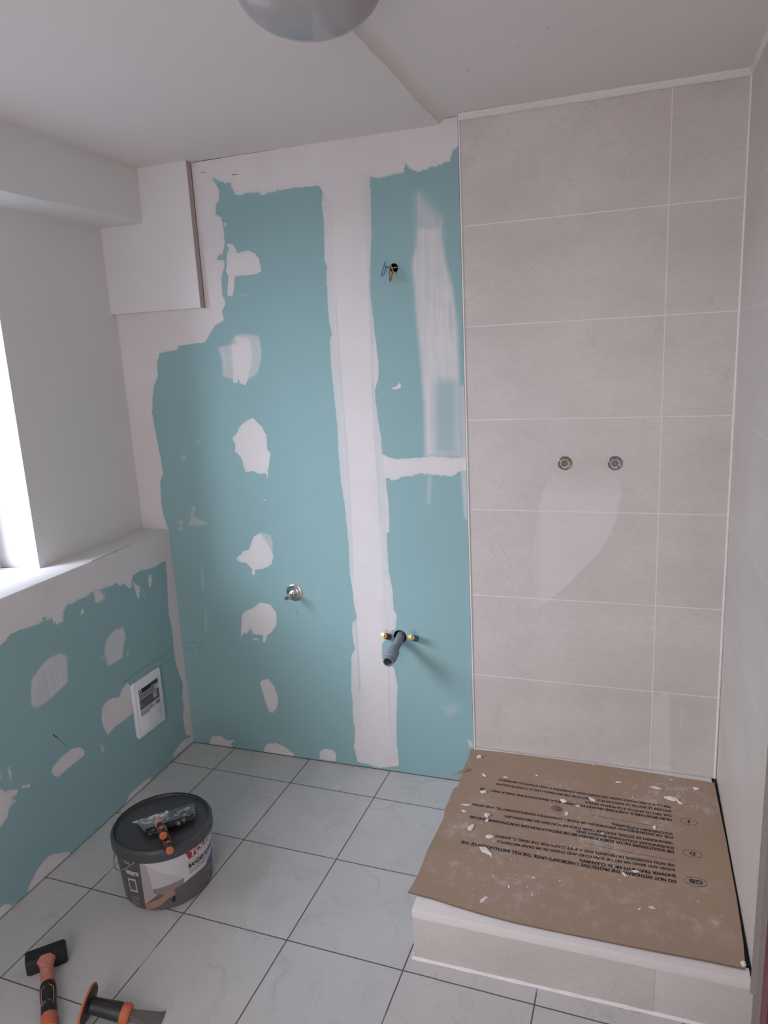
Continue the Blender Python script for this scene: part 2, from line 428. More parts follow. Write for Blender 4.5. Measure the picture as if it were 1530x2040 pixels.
tealC = z4([(1068, 768), (1100, 785), (1160, 763), (1200, 762), (1240, 745), (1270, 752), (1330, 755), (1380, 765), (1410, 758), (1440, 740), (1475, 735)]) + [(965, 938), (965, 1600)] + \
    z5([(1135, 1300), (1135, 1085), (1130, 1020), (1122, 950), (1122, 830), (1128, 680), (1110, 590), (1085, 560), (1050, 540), (1048, 470), (1100, 400), (1118, 388), (1124, 320), (1108, 290), (1100, 180), (1083, 100)]) + \
    z4([(1078, 1180), (1072, 1050), (1086, 1045), (1085, 1000), (1082, 920), (1076, 850), (1068, 800)])
blobs = [
  (z3([(258, 600), (290, 603), (315, 650), (340, 640), (370, 635), (400, 650), (420, 670), (437, 740), (395, 757), (300, 765), (298, 820), (288, 868), (262, 868), (268, 765), (255, 740), (262, 650), (270, 625)]), 0),
  (z4([(280, 95), (295, 92), (312, 88), (300, 65), (315, 55), (345, 54), (372, 62), (390, 120), (385, 200), (370, 260), (355, 298), (325, 290), (320, 262), (312, 290), (292, 285), (290, 200)]), 0),
  (z4([(345, 490), (390, 463), (430, 500), (460, 550), (465, 620), (482, 650), (470, 730), (468, 775), (455, 745), (430, 752), (390, 735), (355, 740), (330, 660), (300, 635), (304, 620), (300, 595), (288, 570), (310, 545), (325, 510)]), 0),
  (z4([(300, 1187), (345, 1145), (375, 1130), (395, 1070), (430, 1050), (462, 1095), (485, 1130), (497, 1165), (488, 1210), (450, 1230), (405, 1237), (402, 1262), (386, 1262), (390, 1235), (360, 1205)]), 0),
  (z5([(330, 445), (335, 320), (355, 300), (390, 285), (430, 255), (480, 265), (512, 310), (512, 370), (485, 410), (465, 422), (455, 458), (445, 458), (442, 420), (390, 415), (380, 385), (372, 400), (360, 415), (345, 410)]), 0),
  (z5([(428, 660), (445, 650), (470, 643), (500, 680), (520, 740), (515, 790), (490, 820), (472, 805), (450, 740)]), 0),
  (z5([(172, 975), (180, 940), (200, 934), (230, 934), (258, 955), (297, 955), (282, 972), (292, 997), (175, 985)]), 0),
  (z5([(448, 1010), (452, 985), (470, 973), (510, 970), (545, 985), (570, 1000), (605, 1030), (600, 1045), (450, 1020)]), 0),
  (z5([(730, 1050), (732, 1010), (760, 997), (800, 1005), (816, 1025), (812, 1065)]), 0),
  (z4([(1085, 315), (1120, 306), (1132, 292), (1140, 285), (1146, 308), (1128, 318), (1100, 322)]), 0),
  (z4([(1043, 338), (1058, 336), (1054, 348), (1046, 346)]), 0), (z4([(442, 880), (462, 878), (455, 888)]), 0), (z4([(686, 430), (696, 430), (694, 438), (688, 438)]), 0),
  (z5([(395, 440), (420, 438), (418, 448), (393, 447)]), 0), (z3([(245, 495), (258, 490), (260, 512), (248, 516)]), 0),
]
skims = [  # polygon, value, soft edge (m)
  (z7([(540, 150), (560, 155), (565, 260), (560, 420), (700, 420), (715, 350), (725, 350), (738, 520), (770, 720), (820, 900), (845, 1100), (862, 1250), (870, 1500), (880, 2040)]) + z4([(1452, 660), (1270, 660), (1262, 400), (1240, 100)]) + z7([(545, 1300), (522, 1080), (512, 900), (500, 800), (495, 700), (525, 580), (540, 400)]), .80, .008),
  (z7([(540, 150), (560, 155), (720, 330), (735, 520), (540, 520), (536, 300)]), .50, .022),
  (z4([(215, 110), (245, 100), (280, 92), (300, 45), (350, 40), (420, 50), (435, 120), (432, 180), (415, 240), (370, 270), (300, 270), (240, 255), (235, 170)]), .55, .004),
  (z4([(440, 1048), (480, 1060), (493, 1100), (490, 1150), (455, 1090), (425, 1050)]), .5, .004),
  (z4([(1275, 600), (1310, 600), (1305, 660), (1292, 900), (1278, 900), (1280, 680)]), .35, .006),
  (z4([(1440, 300), (1475, 300), (1485, 985), (1465, 970), (1450, 750)]), .5, .004),
  (z4([(85, 915), (100, 910), (92, 970), (130, 985), (165, 1000), (120, 1015), (60, 1010), (75, 985)]), .4, .003),
  (z4([(10, 990), (35, 988), (35, 1035), (12, 1035), (12, 1025), (28, 1022), (28, 1000), (12, 1000)]), .4, .0025),
  (z5([(130, 60), (140, 110), (145, 190), (138, 190), (128, 120)]), .35, .003), (z5([(150, 260), (160, 330), (158, 420), (150, 400)]), .3, .003),
  (z4([(25, 655), (45, 655), (60, 680), (25, 672)]), .3, .003), (z4([(95, 578), (125, 582), (124, 588), (95, 583)]), .5, .002), (z4([(270, 650), (282, 656), (272, 655)]), .5, .002),
  (z5([(1350, 790), (1420, 770), (1440, 800), (1390, 840)]), .22, .01), (z5([(1480, 950), (1505, 960), (1515, 1000), (1490, 985)]), .7, .003),
  (z5([(455, 200), (462, 235), (458, 235)]), .3, .002), (z5([(720, 130), (730, 245), (724, 245)]), .3, .002),
  (z3([(330, 860), (372, 850), (372, 856), (332, 868)]), .35, .002),
]
hollow = [(z4([(1322, 300), (1345, 275), (1380, 270), (1425, 285), (1430, 400), (1432, 560), (1438, 655), (1312, 655), (1314, 450)]), .72, .020), (z3([(1385, 900), (1400, 900), (1405, 1030), (1392, 1030)]), .4, .006)]
grooves = [  # thin lines of reduced cover in the taped joint
  (z3([(785, 380), (800, 640), (815, 900)]) , .006, .18), (z3([(812, 900), (822, 1050), (828, 1148)]) + z4([(828, 100), (848, 400), (870, 640), (885, 900), (893, 1100), (900, 1270)]), .0045, .55),
  (z5([(912, 330), (926, 520), (936, 700)]), .0045, .9), (z3([(950, 250), (965, 560), (985, 760)]), .006, .2),
  (z3([(984, 720), (990, 900), (998, 1148)]) + z4([(1000, 300), (1016, 600), (1030, 800), (1038, 980)]), .005, .55), (z4([(1040, 980), (1048, 1100), (1058, 1275)]) + z5([(1062, 260), (1068, 330)]), .006, .32),
  (z5([(1082, 585), (1082, 700), (1090, 860)]), .004, .5)]
strips = [  # feather strips beside the tape
  (z3([(745, 330), (785, 380), (815, 900), (828, 1148), (782, 1148), (755, 600)]), .22), (z4([(785, 60), (828, 100), (870, 640), (893, 1100), (900, 1270), (885, 1270), (828, 650)]), .30),
  (z5([(900, 340), (935, 700), (945, 900), (905, 900), (892, 600)]), .22), (z3([(950, 250), (990, 250), (1005, 1148), (990, 1148)]), .22), (z4([(1000, 300), (1050, 600), (1085, 1275), (1055, 1275), (1030, 800)]), .30),
  (z5([(1055, 100), (1085, 100), (1120, 380), (1065, 380)]), .18), (z5([(1085, 600), (1125, 640), (1125, 1060), (1090, 1060)]), .16)]
ragged = [(z3([(190, 262), (300, 290), (520, 300), (520, 360), (200, 400)]), 1.0), (z3([(980, 230), (1440, 60), (1440, 250), (1000, 290)]), .7), (z3([(180, 380), (260, 380), (260, 480), (190, 480)]), .6), (z4([(1080, 740), (1460, 740), (1460, 790), (1080, 790)]), .5), (z4([(290, 1130), (370, 1130), (370, 1200), (290, 1210)]), .6)]
def fields(conv, teals, blobs, skims, hollow, grooves, strips, ragged, pad=None):
    def f(P):
        cov = np.minimum.reduce([-sdf(P, conv(t)) for t in teals])
        cov = np.clip(cov, -.08, .08)
        for b, _ in blobs: cov = np.maximum(cov, sdf(P, conv(b)))
        sk = np.zeros(len(P))
        for b, v, s in skims: sk = np.maximum(sk, v*np.clip(sdf(P, conv(b))/s*.5+.5, 0, 1))
        for b, v, s in hollow: sk *= 1 - v*np.clip(sdf(P, conv(b))/s*.5+.5, 0, 1)
        fe = np.zeros(len(P))
        for b, v in strips: fe = np.maximum(fe, v*np.clip(sdf(P, conv(b))/.003+.5, 0, 1))
        for l, w, v in grooves: fe = np.maximum(fe, v*np.clip(1.3-linedist(P, conv(l))/w, 0, 1))
        rg = np.zeros(len(P))
        for b, v in ragged: rg = np.maximum(rg, v*np.clip(sdf(P, conv(b))/.02+.5, 0, 1))
        return {'cov': cov, 'skim': sk, 'feather': fe, 'ragged': rg}
    return f
HOLES = [(-.2262, 1.837, .0145), (-.2660, .5580, .0245)]
def hole_warp(P):
    P = P.copy()
    for x, z, r in HOLES:
        d = P-[x, z]; L = np.hypot(*d.T); m = abs(L-r) < .0037; P[m] = [x, z] + d[m]/L[m][:, None]*r
    return P
def hole_skip(P, F, cen):
    k = np.zeros(len(F), bool)
    for x, z, r in HOLES:
        L = np.hypot(P[:, 0]-x, P[:, 1]-z); k |= (L[F] <= r+.0003).all(1)
    return k
me = grid_mesh('wall_back', np.arange(XREC, .0001, .00498), np.append(np.arange(.0035, HL, .005), H), lambda P: np.stack([P[:, 0], 0*P[:, 0], P[:, 1]], 1),
               mats=[MB], attrs=fields(zb, [tealA, tealB, tealC], blobs, skims, hollow, grooves, strips, ragged), skip=hole_skip, warp=hole_warp)
q = M()
for x, z, r in HOLES:                                   # recess behind each drilled hole
    q.lathe([(r, 0), (r, .05), (.0001, .05)], MBLK, (x, 0, z), (0, 1, 0), 24, cap=False)
def wstrip(q, a, b, w, fn, mat):                       # thin flat mark between two wall points
    a = Vector(a); b = Vector(b); d = (b-a).normalized(); n = Vector((-d.y, d.x))*w/2
    q.face([fn(*(a+n)), fn(*(b+n)), fn(*(b-n)), fn(*(a-n))], mat)
bw = lambda x, z: (x, -.0004, z)
for seg in ([(45, 458), (145, 462)], [(48, 492), (90, 495)], [(110, 482), (122, 478)], [(122, 478), (116, 490)], [(116, 490), (126, 500)], [(126, 500), (112, 503)], [(128, 478), (142, 478)], [(138, 478), (132, 502)], [(252, 500), (254, 520)], [(617, 295), (620, 320)]):
    p = zb(z5(seg)); wstrip(q, p[0], p[1], .0014, bw, MPENCIL)
for seg in ([(285, 252), (320, 247)], [(128, 240), (150, 237)], [(85, 188), (235, 164)], [(236, 163), (330, 148)], [(345, 146), (520, 118)], [(560, 112), (700, 90)]):
    p = zb(z3(seg)); wstrip(q, p[0], p[1], .0018, bw, MDIRT)
q.box((XREC-.1, .052, -.02), (XR+.2, .15, H+.02), MDIRT)
q.box((XL, .001, -.001), (0, .05, .0065), MDIRT)
join_into(me, q)
wall_back = obj('wall_back', me, kind='structure')

# ---- tiled part of the back wall (shower end)
def tile_grid(name, us, vs, fn, gu, gv, mat, film_sheen=None, w=.0013, flip=False, only=None):
    def ins(base, g):
        b = [x for x in base if all(abs(x-y) > .004 for y in g)]
        return np.array(sorted(b + [y-w for y in g] + [y+w for y in g]))
    U = ins(us, gu); V = ins(vs, gv)
    def mf(c):
        a = np.zeros(len(c), int)
        for y in gu:
            mk = abs(c[:, 0]-y) < w
            if only: mk &= only(c)
            a |= mk
        for y in gv: a |= abs(c[:, 1]-y) < w
        return a
    return grid_mesh(name, U, V, fn, mats=[mat, MG], mat_fn=mf, attrs=(lambda P: {'film_sheen': film_sheen(P)}) if film_sheen else None, flip=flip)
sheenA = zb([(1062, 1215), (1060, 1100), (1075, 1000), (1098, 940), (1140, 925), (1212, 940), (1236, 935), (1238, 985), (1222, 1050), (1195, 1100), (1140, 1155), (1100, 1190)])  # soft patch of reflected light, painted into the tile colour
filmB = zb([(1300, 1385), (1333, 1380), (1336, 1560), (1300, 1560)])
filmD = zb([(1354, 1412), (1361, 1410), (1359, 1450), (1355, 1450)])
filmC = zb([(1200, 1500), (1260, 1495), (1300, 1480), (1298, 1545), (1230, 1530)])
YTL = -.004
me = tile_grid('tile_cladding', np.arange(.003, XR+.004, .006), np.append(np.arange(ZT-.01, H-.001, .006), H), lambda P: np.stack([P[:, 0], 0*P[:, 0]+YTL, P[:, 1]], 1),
               [XG], ROWS, MT, lambda P: np.maximum.reduce([np.clip(sdf(P, sheenA)/.004+.5, 0, 1)*np.clip((1.185-P[:, 1])/.10, .25, 1)*np.clip((P[:, 0]-.205)/.05, .3, 1), .7*np.clip(sdf(P, filmB)/.006+.5, 0, 1), .6*np.clip(sdf(P, filmD)/.003+.5, 0, 1), .4*np.clip(sdf(P, filmC)/.02+.5, 0, 1)]))
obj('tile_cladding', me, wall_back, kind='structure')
q = M(); q.box((-.0012, -.007, ZT-.01), (.0032, .02, H), MGB); q.box((.001, -.0035, .0), (.004, .02, ZT), MGB)
q.done('trim_1', kind='structure')
# silicone / plaster beads
q = M()
q.tube([(XR-.001, YTL-.001, ZT), (XR-.003-.0, YTL-.001, 1.2), (XR-.004, YTL-.001, H)], .0042, MGB, 8)
q.done('trim_2', kind='structure')
q = M()
n = 40
pr = [(0, 0), (0, -.020), (-.006, -.022), (-.019, -.009), (-.024, -.001), (-.024, 0)]
rings = []
for i in range(n+1):
    x = .004 + (XR-.004)*i/n; k = 1+.05*math.sin(i*1.1)+.06*math.sin(i*.37)
    rings.append([(x, YTL-.0005+a*k, H+b*k*.66) for a, b in pr])
q.loops(rings, MC, smooth=False)
q.done('trim_3', kind='structure')
q = M(); rings = []
for i in range(n+1):
    y = YTL - (.82)*i/n; k = 1+.2*math.sin(i*1.3)
    rings.append([(XR+.0005+a*k*.5, y, H+b*k*.66) for a, b in pr])
q.loops(rings, MC, smooth=False)
q.done('trim_4', kind='structure')

# ---- right wall: tiles by the shower, then plaster, maroon door frame
rr = [z+.001 for z in ROWS]
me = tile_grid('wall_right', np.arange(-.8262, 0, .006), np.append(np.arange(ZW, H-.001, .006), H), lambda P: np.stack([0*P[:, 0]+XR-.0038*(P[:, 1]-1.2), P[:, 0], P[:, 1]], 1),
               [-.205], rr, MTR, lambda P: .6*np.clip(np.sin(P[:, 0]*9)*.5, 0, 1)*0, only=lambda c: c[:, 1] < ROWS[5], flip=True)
q = M()
q.box((XR+.0045, -.8262, .0), (XR+.020, 0, H), simple('tile_edge_adhesive', (.26, .22, .20), .9, bump=.4))
q.box((XR-.0035, -.8264, ZW), (XR+.0085, -.823, H-.0), simple('cut_tile_edge', (.30, .27, .245), .8))
q.box((XR+.02, -.85, 0), (XR+.12, .1, H), MP)
q.box((XR+.02, YF, 0), (XR+.12, -1.80, H), MP); q.box((XR+.02, -1.80, 2.08), (XR+.12, -.85, H), MP)
join_into(me, q)
obj('wall_right', me, kind='structure')
door = empty('door_1', (XR+.03, -.862, 0), kind='structure')
def dch(name, a, b, mat, par=door, bev=.002):
    o = M(); o.box([a[i]-par.location[i] for i in range(3)], [b[i]-par.location[i] for i in range(3)], mat, bev=bev)
    return o.done(name, par)
q = M()
for a, b in (((XR+.014, -.915, 0), (XR+.11, -.852, 2.08)), ((XR+.014, -1.80, 0), (XR+.11, -1.737, 2.08)), ((XR+.014, -1.737, 2.01), (XR+.11, -.915, 2.08))):
    q.box([a[i]-door.location[i] for i in range(3)], [b[i]-door.location[i] for i in range(3)], MMAR, bev=.004)
q.done('door_frame', door)
leaf = dch('door_leaf', (XR+.05, -1.737, .008), (XR+.09, -.915, 2.01), MMAR)
q = M(); q.lathe([(.025, 0), (.025, .006), (.009, .008), (.009, .05)], MCH, (XR+.05-door.location[0], -1.66+.862, 1.0), (-1, 0, 0), 20)
q.tube([(XR+.002-door.location[0], -1.66+.862, 1.0), (XR+.0-door.location[0], -1.54+.862, 1.0)], .009, MCH)
q.done('door_handle', leaf)

# ---- left wall: low board wall, recessed painted wall with window opening
zl = lambda pts: [tuple(unp(u, v, 0, XL)[[1, 2]]) for u, v in pts]
a1 = lambda p: ZP(0, 1150, 3.06, p); a7 = lambda p: ZP(0, 1000, 4.371, p); ab = lambda p: ZP(0, 1700, 5.1, p)
tealL = a7([(1440, 512), (1380, 545), (1320, 580), (1250, 590), (1190, 615), (1150, 645), (1120, 690), (1090, 715), (1040, 728), (1010, 705), (960, 735), (920, 740), (870, 760), (820, 770), (780, 800), (740, 820), (700, 850), (650, 870), (600, 890), (560, 915), (552, 980), (545, 1030), (500, 1060), (470, 1050), (440, 1020), (380, 1020), (350, 1050), (310, 1080), (200, 1105)]) + \
    a1([(60, 350), (30, 390), (0, 420), (-150, 520), (-300, 600), (-400, 640), (-900, 3000), (800, 3000), (1175, 1010)]) + \
    a1([(1160, 965), (1135, 965), (1125, 920), (1115, 850), (1120, 790), (1110, 730), (1115, 650), (1085, 570), (1072, 520), (1062, 450), (1050, 330), (1028, 220), (1022, 120), (1018, 0)])
blobL = [(a1([(775, 645), (795, 660), (803, 720), (808, 830), (760, 870), (700, 910), (655, 965), (630, 910), (618, 860), (622, 800), (650, 755), (690, 735), (725, 735), (740, 690)]), 0),
  (a1([(312, 1190), (320, 1165), (325, 1150), (380, 1090), (440, 1045), (490, 1035), (505, 1045), (520, 1080), (420, 1160), (345, 1222), (325, 1205)]), 0),
  (a1([(1172, 972), (1130, 985), (1100, 1010), (1075, 1050), (1060, 1070), (1056, 1100), (1120, 1050), (1180, 1000)]), 0),
  (a1([(0, 1290), (40, 1310), (90, 1285), (110, 1300), (100, 1330), (60, 1350), (92, 1365), (60, 1400), (45, 1440), (40, 1465), (0, 1530), (-60, 1600), (-80, 1400)]), 0),
  (a1([(0, 1190), (8, 1200), (4, 1225), (-20, 1225)]), 0), (a1([(52, 1165), (60, 1170), (72, 1210), (68, 1232), (58, 1230)]), 0), (a1([(66, 1245), (85, 1238), (78, 1262), (66, 1268)]), 0), (a1([(120, 1275), (160, 1262), (186, 1268), (175, 1285)]), 0),
  (a1([(920, 1215), (880, 1245), (830, 1285), (790, 1325), (768, 1365), (765, 1400), (860, 1330), (920, 1250)]), 0),
  (ab([(560, 5), (500, 25), (450, 70), (400, 140), (365, 190), (340, 250), (300, 320), (285, 360), (278, 420), (470, 260), (740, 20), (700, -20)]), 0), (ab([(0, 548), (40, 520), (80, 510), (120, 532), (185, 488), (190, 560), (100, 640), (0, 720), (-60, 760), (-60, 600)]), 0),
  (a1([(812, 30), (830, 35), (855, 60), (852, 100), (846, 138), (832, 110), (820, 70)]), 0), (a1([(775, -10), (805, -10), (803, 40), (795, 65), (770, 55), (768, 20)]), 0), (a1([(900, -15), (930, -15), (925, 40), (918, 68), (905, 45)]), 0),
  (a1([(500, 200), (512, 196), (514, 215), (498, 222)]), 0), (a1([(560, 90), (600, 80), (640, 100), (630, 135), (590, 150), (570, 120)]), 0)]
skimL = [(a1([(195, 620), (225, 580), (260, 530), (295, 495), (330, 480), (370, 465), (400, 475), (410, 500), (412, 640), (360, 690), (300, 745), (255, 780), (215, 795), (190, 780), (188, 700)]), .68, .003),
  (a1([(650, 380), (675, 345), (700, 320), (750, 308), (758, 330), (768, 370), (755, 400), (745, 490), (700, 520), (660, 540), (648, 510), (638, 480), (640, 420)]), .72, .003),
  (a1([(615, 1010), (628, 1030), (640, 1050), (622, 1075), (615, 1050)]), .5, .003), (a1([(775, 450), (800, 450), (790, 480), (770, 480)]), .25, .004), (a1([(612, 480), (635, 480), (635, 500), (615, 498)]), .3, .003),
  (a1([(865, 60), (885, 100), (888, 135), (872, 100)]), .35, .002)]
raggL = [(a7([(100, 1100), (100, 960), (560, 860), (940, 700), (960, 860), (540, 1100)]), 1.1), (a1([(-20, 1100), (200, 1100), (200, 1500), (-20, 1500)]), .8), (a7([(1080, 620), (1340, 560), (1340, 680), (1080, 780)]), .8)]
grL = [(a1([(325, 960), (345, 985), (400, 1030)]), .001, 0)]
me = grid_mesh('wall_left', np.arange(-1.40, .0021, .005), np.append(np.arange(.005, ZS-.004, .005), ZS), lambda P: np.stack([0*P[:, 0]+XL, P[:, 0], P[:, 1]], 1),
               mats=[MB], attrs=fields(zl, [tealL], blobL, skimL, [], grL, [], raggL))
q = M()
q.box((XREC-.2, YF, 0), (XL, -1.40, ZS), MP)
q.box((XREC-.2, -1.40, -.001), (XL-.03, .1, ZS-.012), MDIRT)
lw = lambda y, z: (XL+.0005, y, z)
for seg in ([(755, 640), (905, 535)], [(905, 535), (1048, 443)], [(975, 548), (1055, 487)]):
    p = zl(a1(seg)); wstrip(q, p[0], p[1], .0016, lw, MPENCIL)
p = zl(a1([(322, 958), (352, 980)])); wstrip(q, p[0], p[1], .003, lw, MDIRT)
p = zl(a1([(352, 980), (400, 1030)])); wstrip(q, p[0], p[1], .0015, lw, MPENCIL)
p = zl(a7([(800, 515), (1120, 382)])); wstrip(q, p[0], p[1], .0015, lw, MPENCIL)
# recessed upper wall around the window opening (x = XREC), solid blocks 0.2 thick
for a, b in (((XREC-.2, YWIN, ZS-.001), (XREC, .1, H)), ((XREC-.2, YWIN2, ZWIN), (XREC, YWIN, H)), ((XREC-.2, YF, ZS-.001), (XREC, YWIN2, H))):
    q.box(a, b, MP)
join_into(me, q)
obj('wall_left', me, kind='structure')

win = empty('window_1', (-1.50, YWIN, ZS), kind='structure')
WL = win.location
def wbox(name, a, b, mat, par=win, bev=0): 
    o = M(); o.box([a[i]-WL[i] for i in range(3)], [b[i]-WL[i] for i in range(3)], mat, bev=bev); return o.done(name, par)
q = M()
def wb(a, b, mat=MPV, bev=.004): q.box([a[i]-WL[i] for i in range(3)], [b[i]-WL[i] for i in range(3)], mat, bev=bev)
ym = (YWIN+YWIN2)/2
for a, b in (((-1.555, YWIN-.06, ZS), (-1.50, YWIN, ZWIN)), ((-1.555, YWIN2, ZS), (-1.50, YWIN2+.06, ZWIN)), ((-1.555, YWIN2+.06, ZS), (-1.50, YWIN-.06, ZS+.06)), ((-1.555, YWIN2+.06, ZWIN-.06), (-1.50, YWIN-.06, ZWIN)), ((-1.55, ym-.04, ZS+.06), (-1.495, ym+.04, ZWIN-.06))):
    wb(a, b)
fr = q.done('window_frame', win)
for y0, y1 in ((YWIN2+.06, ym-.04), (ym+.04, YWIN-.06)):
    wbox('glass_pane', (-1.530, y0, ZS+.06), (-1.526, y1, ZWIN-.06), MGL, win)
# sill: rough rendered shelf, slightly sagging front edge
q = M(); N = 60; rings = []
for i in range(N+1):
    y = 0 + (-1.9)*i/N; w = .0025*math.sin(i*.9)+.0018*math.sin(i*2.3+1)
    rings.append([(-1.50 if YWIN2 < y < YWIN else XREC-.002, y, ZS-.012), (XL-.001, y, ZS-.012), (XL+.0015, y, ZS-.003+w*.5), (XL-.004, y, ZS+w*.5+.001), (XREC+.02, y, ZS+.001+w*.2), (-1.50 if YWIN2 < y < YWIN else XREC-.002, y, ZS+.002)])
q.loops([[(a-WL[0], b-WL[1], c-WL[2]) for a, b, c in r] for r in rings], MP, smooth=False)
q.done('window_sill', win)

# ---- soffit beam and boxed-in corner, top left
q = M(); N = 30; rings = []
for i in range(N+1):
    y = .01 - 3.1*i/N; w = .003*math.sin(i*.8)+.002*math.sin(i*2.1)
    rings.append([(XREC-.01, y, H+.02), (-1.145+w*.6, y, H+.02), (-1.145+w*.6, y, 2.070+w*.4), (-1.149+w*.6, y, 2.063+w*.4), (-1.158, y, 2.060), (XREC-.01, y, 2.060)])
q.loops(rings, MP, smooth=False); q.done('trim_5', kind='structure')
q = M(); q.box((XREC-.01, -.029, 1.7585), (-.9442, .0, H+.01), MP, bev=.0015)
q.box((-.9455, -.0285, 1.7600), (-.9425, -.004, H), simple('raw_board_edge', (.46, .385, .35), .9))
q.box((-.9442, -.0030, 1.7585), (-.9420, .0, H), simple('brown_shadow_line', (.16, .12, .11), .95))  # shadow line where box meets wall, painted as a thin brown strip
q.done('trim_6', kind='structure')

# ---- ceiling: two levels with a sloped step between them
q = M(); N = 50
X0, X1 = -.062, -.040
ys = [.1 + (YF-.1)*i/N for i in range(N+1)]
prof = []
for i, y in enumerate(ys):
    w = .002*math.sin(i*.9)+.0015*math.sin(i*2.7)
    prof.append([(XREC-.05, y, HL+.001), (-.60, y, HL+.002*math.sin(i*.5)), (X0-.02+w, y, HL-.001), (X0+w, y, HL), (X0+.006+w, y, HL+.008), (X1+w, y, H+.002), (X1+.03, y, H+.001), (.4, y, H), (XR+.05, y, H)])
q.loops(prof, MC, cap=False, close=False, smooth=False)
q.box((XREC-.25, YF-.1, H+.012), (XR+.15, .15, H+.10), MC)
q.done('ceiling', kind='structure', recalc=True)
# ---- floor
q = M(); q.box((XREC-.25, YF-.7, -.08), (XR+.15, .15, 0), MF); q.done('floor', kind='structure')
# ---- unseen wall behind the camera, opening added to let the rear fill light in
q = M()
for a, b in (((XREC-.25, YF-.1, 0), (-.55, YF, H)), ((.55, YF-.1, 0), (XR+.15, YF, H)), ((-.55, YF-.1, 2.05), (.55, YF, H))): q.box(a, b, MP)
q.done('wall_front', kind='structure')

# ================================================================== SHOWER TRAY
tray = empty('shower_tray', (.4, YT/2, 0), label='white shower tray raised on a tiled plinth in the right corner', cat='shower tray')
TL = tray.location
def tl(p): return tuple(p[i]-TL[i] for i in range(3))
q = M(); q.box(tl((.0026, YT, ZW)), tl((XR-.001, YTL-.002, ZT)), MTRAY, bev=.003); q.done('tray_slab', tray)
q = M(); q.box(tl((XR-.0115, YT+.034, ZT-.001)), tl((XR+.005, YTL-.003, ZT+.0004)), MBLK); q.done('dark_joint', tray, label='dark joint along the right wall')
q = M()
for x0, x1 in ((.003, XG-.0022), (XG-.0008, XR+.006)): q.box(tl((x0, YT+.001, .004)), tl((x1, YT+.013, ZW)), MT, bev=.0008)
q.box(tl((.004, YT+.012, .001)), tl((.016, YTL-.002, ZW)), MT)
q.box(tl((.01, YT+.0032, .001)), tl((XR-.004, YTL-.004, ZW-.001)), MG)
q.done('tiled_plinth', tray)
q = M(); rings = []
for i in range(61):
    x = -.001 + (XR+.004)*i/60; k = .7+.06*math.sin(i*.7)+.06*math.sin(i*1.3)
    rings.append([tl(p) for p in ((x, YT+.003, .0005), (x, YT-.006*k, .0005), (x, YT-.004*k, .003), (x, YT+.001, .009*k), (x, YT+.003, .009*k))])
q.loops(rings, MGB, smooth=False)
q.tube([tl((.001, YT, .002)), tl((.0005, YTL, .002))], .005, MGB, 8)
q.done('sealant_bead', tray)

# ================================================================== CARDBOARD
ZC = ZT+.006
cbL = [(938, 1492), (934, 1508), (921, 1538), (913, 1566), (903, 1572), (896, 1590), (886, 1612), (884, 1628), (874, 1648), (864, 1668), (852, 1692), (843, 1716), (833, 1742), (822, 1764), (813, 1778)]
cbR = [(1423, 1560), (1437, 1628), (1450, 1690), (1463, 1760), (1473, 1825), (1481, 1880), (1485, 1930)]
cbF = [(813, 1779), (860, 1790), (900, 1803), (950, 1818), (1020, 1836), (1100, 1853), (1200, 1873), (1300, 1893), (1400, 1912), (1485, 1930)]
cbB = [(938, 1492), (1000, 1499), (1100, 1511), (1200, 1524), (1300, 1540), (1360, 1550), (1423, 1560)]
def resamp(P, n):
    P = np.array(P, float); L = np.r_[0, np.cumsum(np.hypot(*np.diff(P, axis=0).T))]; s = np.linspace(0, L[-1], n)
    return np.stack([np.interp(s, L, P[:, i]) for i in range(2)], 1)
wp = lambda P: np.array([unp(u, v, 2, ZC)[:2] for u, v in P])
NU, NV = 130, 110
l, r_, f_, b_ = resamp(wp(cbL), NV), resamp(wp(cbR), NV), resamp(wp(cbF), NU), resamp(wp(cbB), NU)
def clampy(p): p[:, 1] = np.minimum(p[:, 1], YTL-.004); p[:, 0] = np.minimum(p[:, 0], XR-.0015); return p
def cb_xy(P):
    s, t = P[:, :1], P[:, 1:]
    iu = (P[:, 0]*(NU-1)).round().astype(int); iv = (P[:, 1]*(NV-1)).round().astype(int)
    A = (1-s)*l[iv]+s*r_[iv]+(1-t)*b_[iu]+t*f_[iu]
    B = (1-s)*(1-t)*b_[0]+s*(1-t)*b_[-1]+(1-s)*t*f_[0]+s*t*f_[-1]
    return clampy(A-B)
def cb_h(x, y):
    return .0012*np.sin(x*9+1)*np.cos(y*7)+.0012+.0015*np.clip(1-(x+.02)/.12, 0, 1)**2*np.clip((-y-.45)/.4, 0, 1)+.0008*np.sin(y*40+x*13)*np.clip(1-(x)/.3, 0, 1)
smears = [  # full-image pixels, radius, strength
  (1180, 1660, 95, .55), (1150, 1690, 70, .4), (1290, 1640, 60, .55), (1345, 1580, 60, .7), (1300, 1595, 60, .5), (1380, 1600, 50, .6), (925, 1650, 40, .5), (985, 1690, 45, .5), (1030, 1760, 70, .42), (960, 1720, 60, .4), (1230, 1700, 70, .5), (1415, 1850, 34, .85), (1440, 1865, 22, 1.0), (1160, 1800, 120, .28), (1290, 1810, 110, .30), (1000, 1790, 90, .3), (1110, 1740, 60, .4), (1120, 1575, 50, .35), (965, 1600, 30, .5), (1370, 1760, 60, .25), (900, 1730, 50, .35)]
def cb_attr(P):
    X = cb_xy(P); s = np.zeros(len(X))
    for u, v, r, k in smears:
        c = unp(u, v, 2, ZC)[:2]; e = unp(u+r, v, 2, ZC)[:2]; R = np.hypot(*(e-c))
        s = np.maximum(s, k*np.exp(-((X-c)**2).sum(1)/(R*R)))
    return {'smear': s}
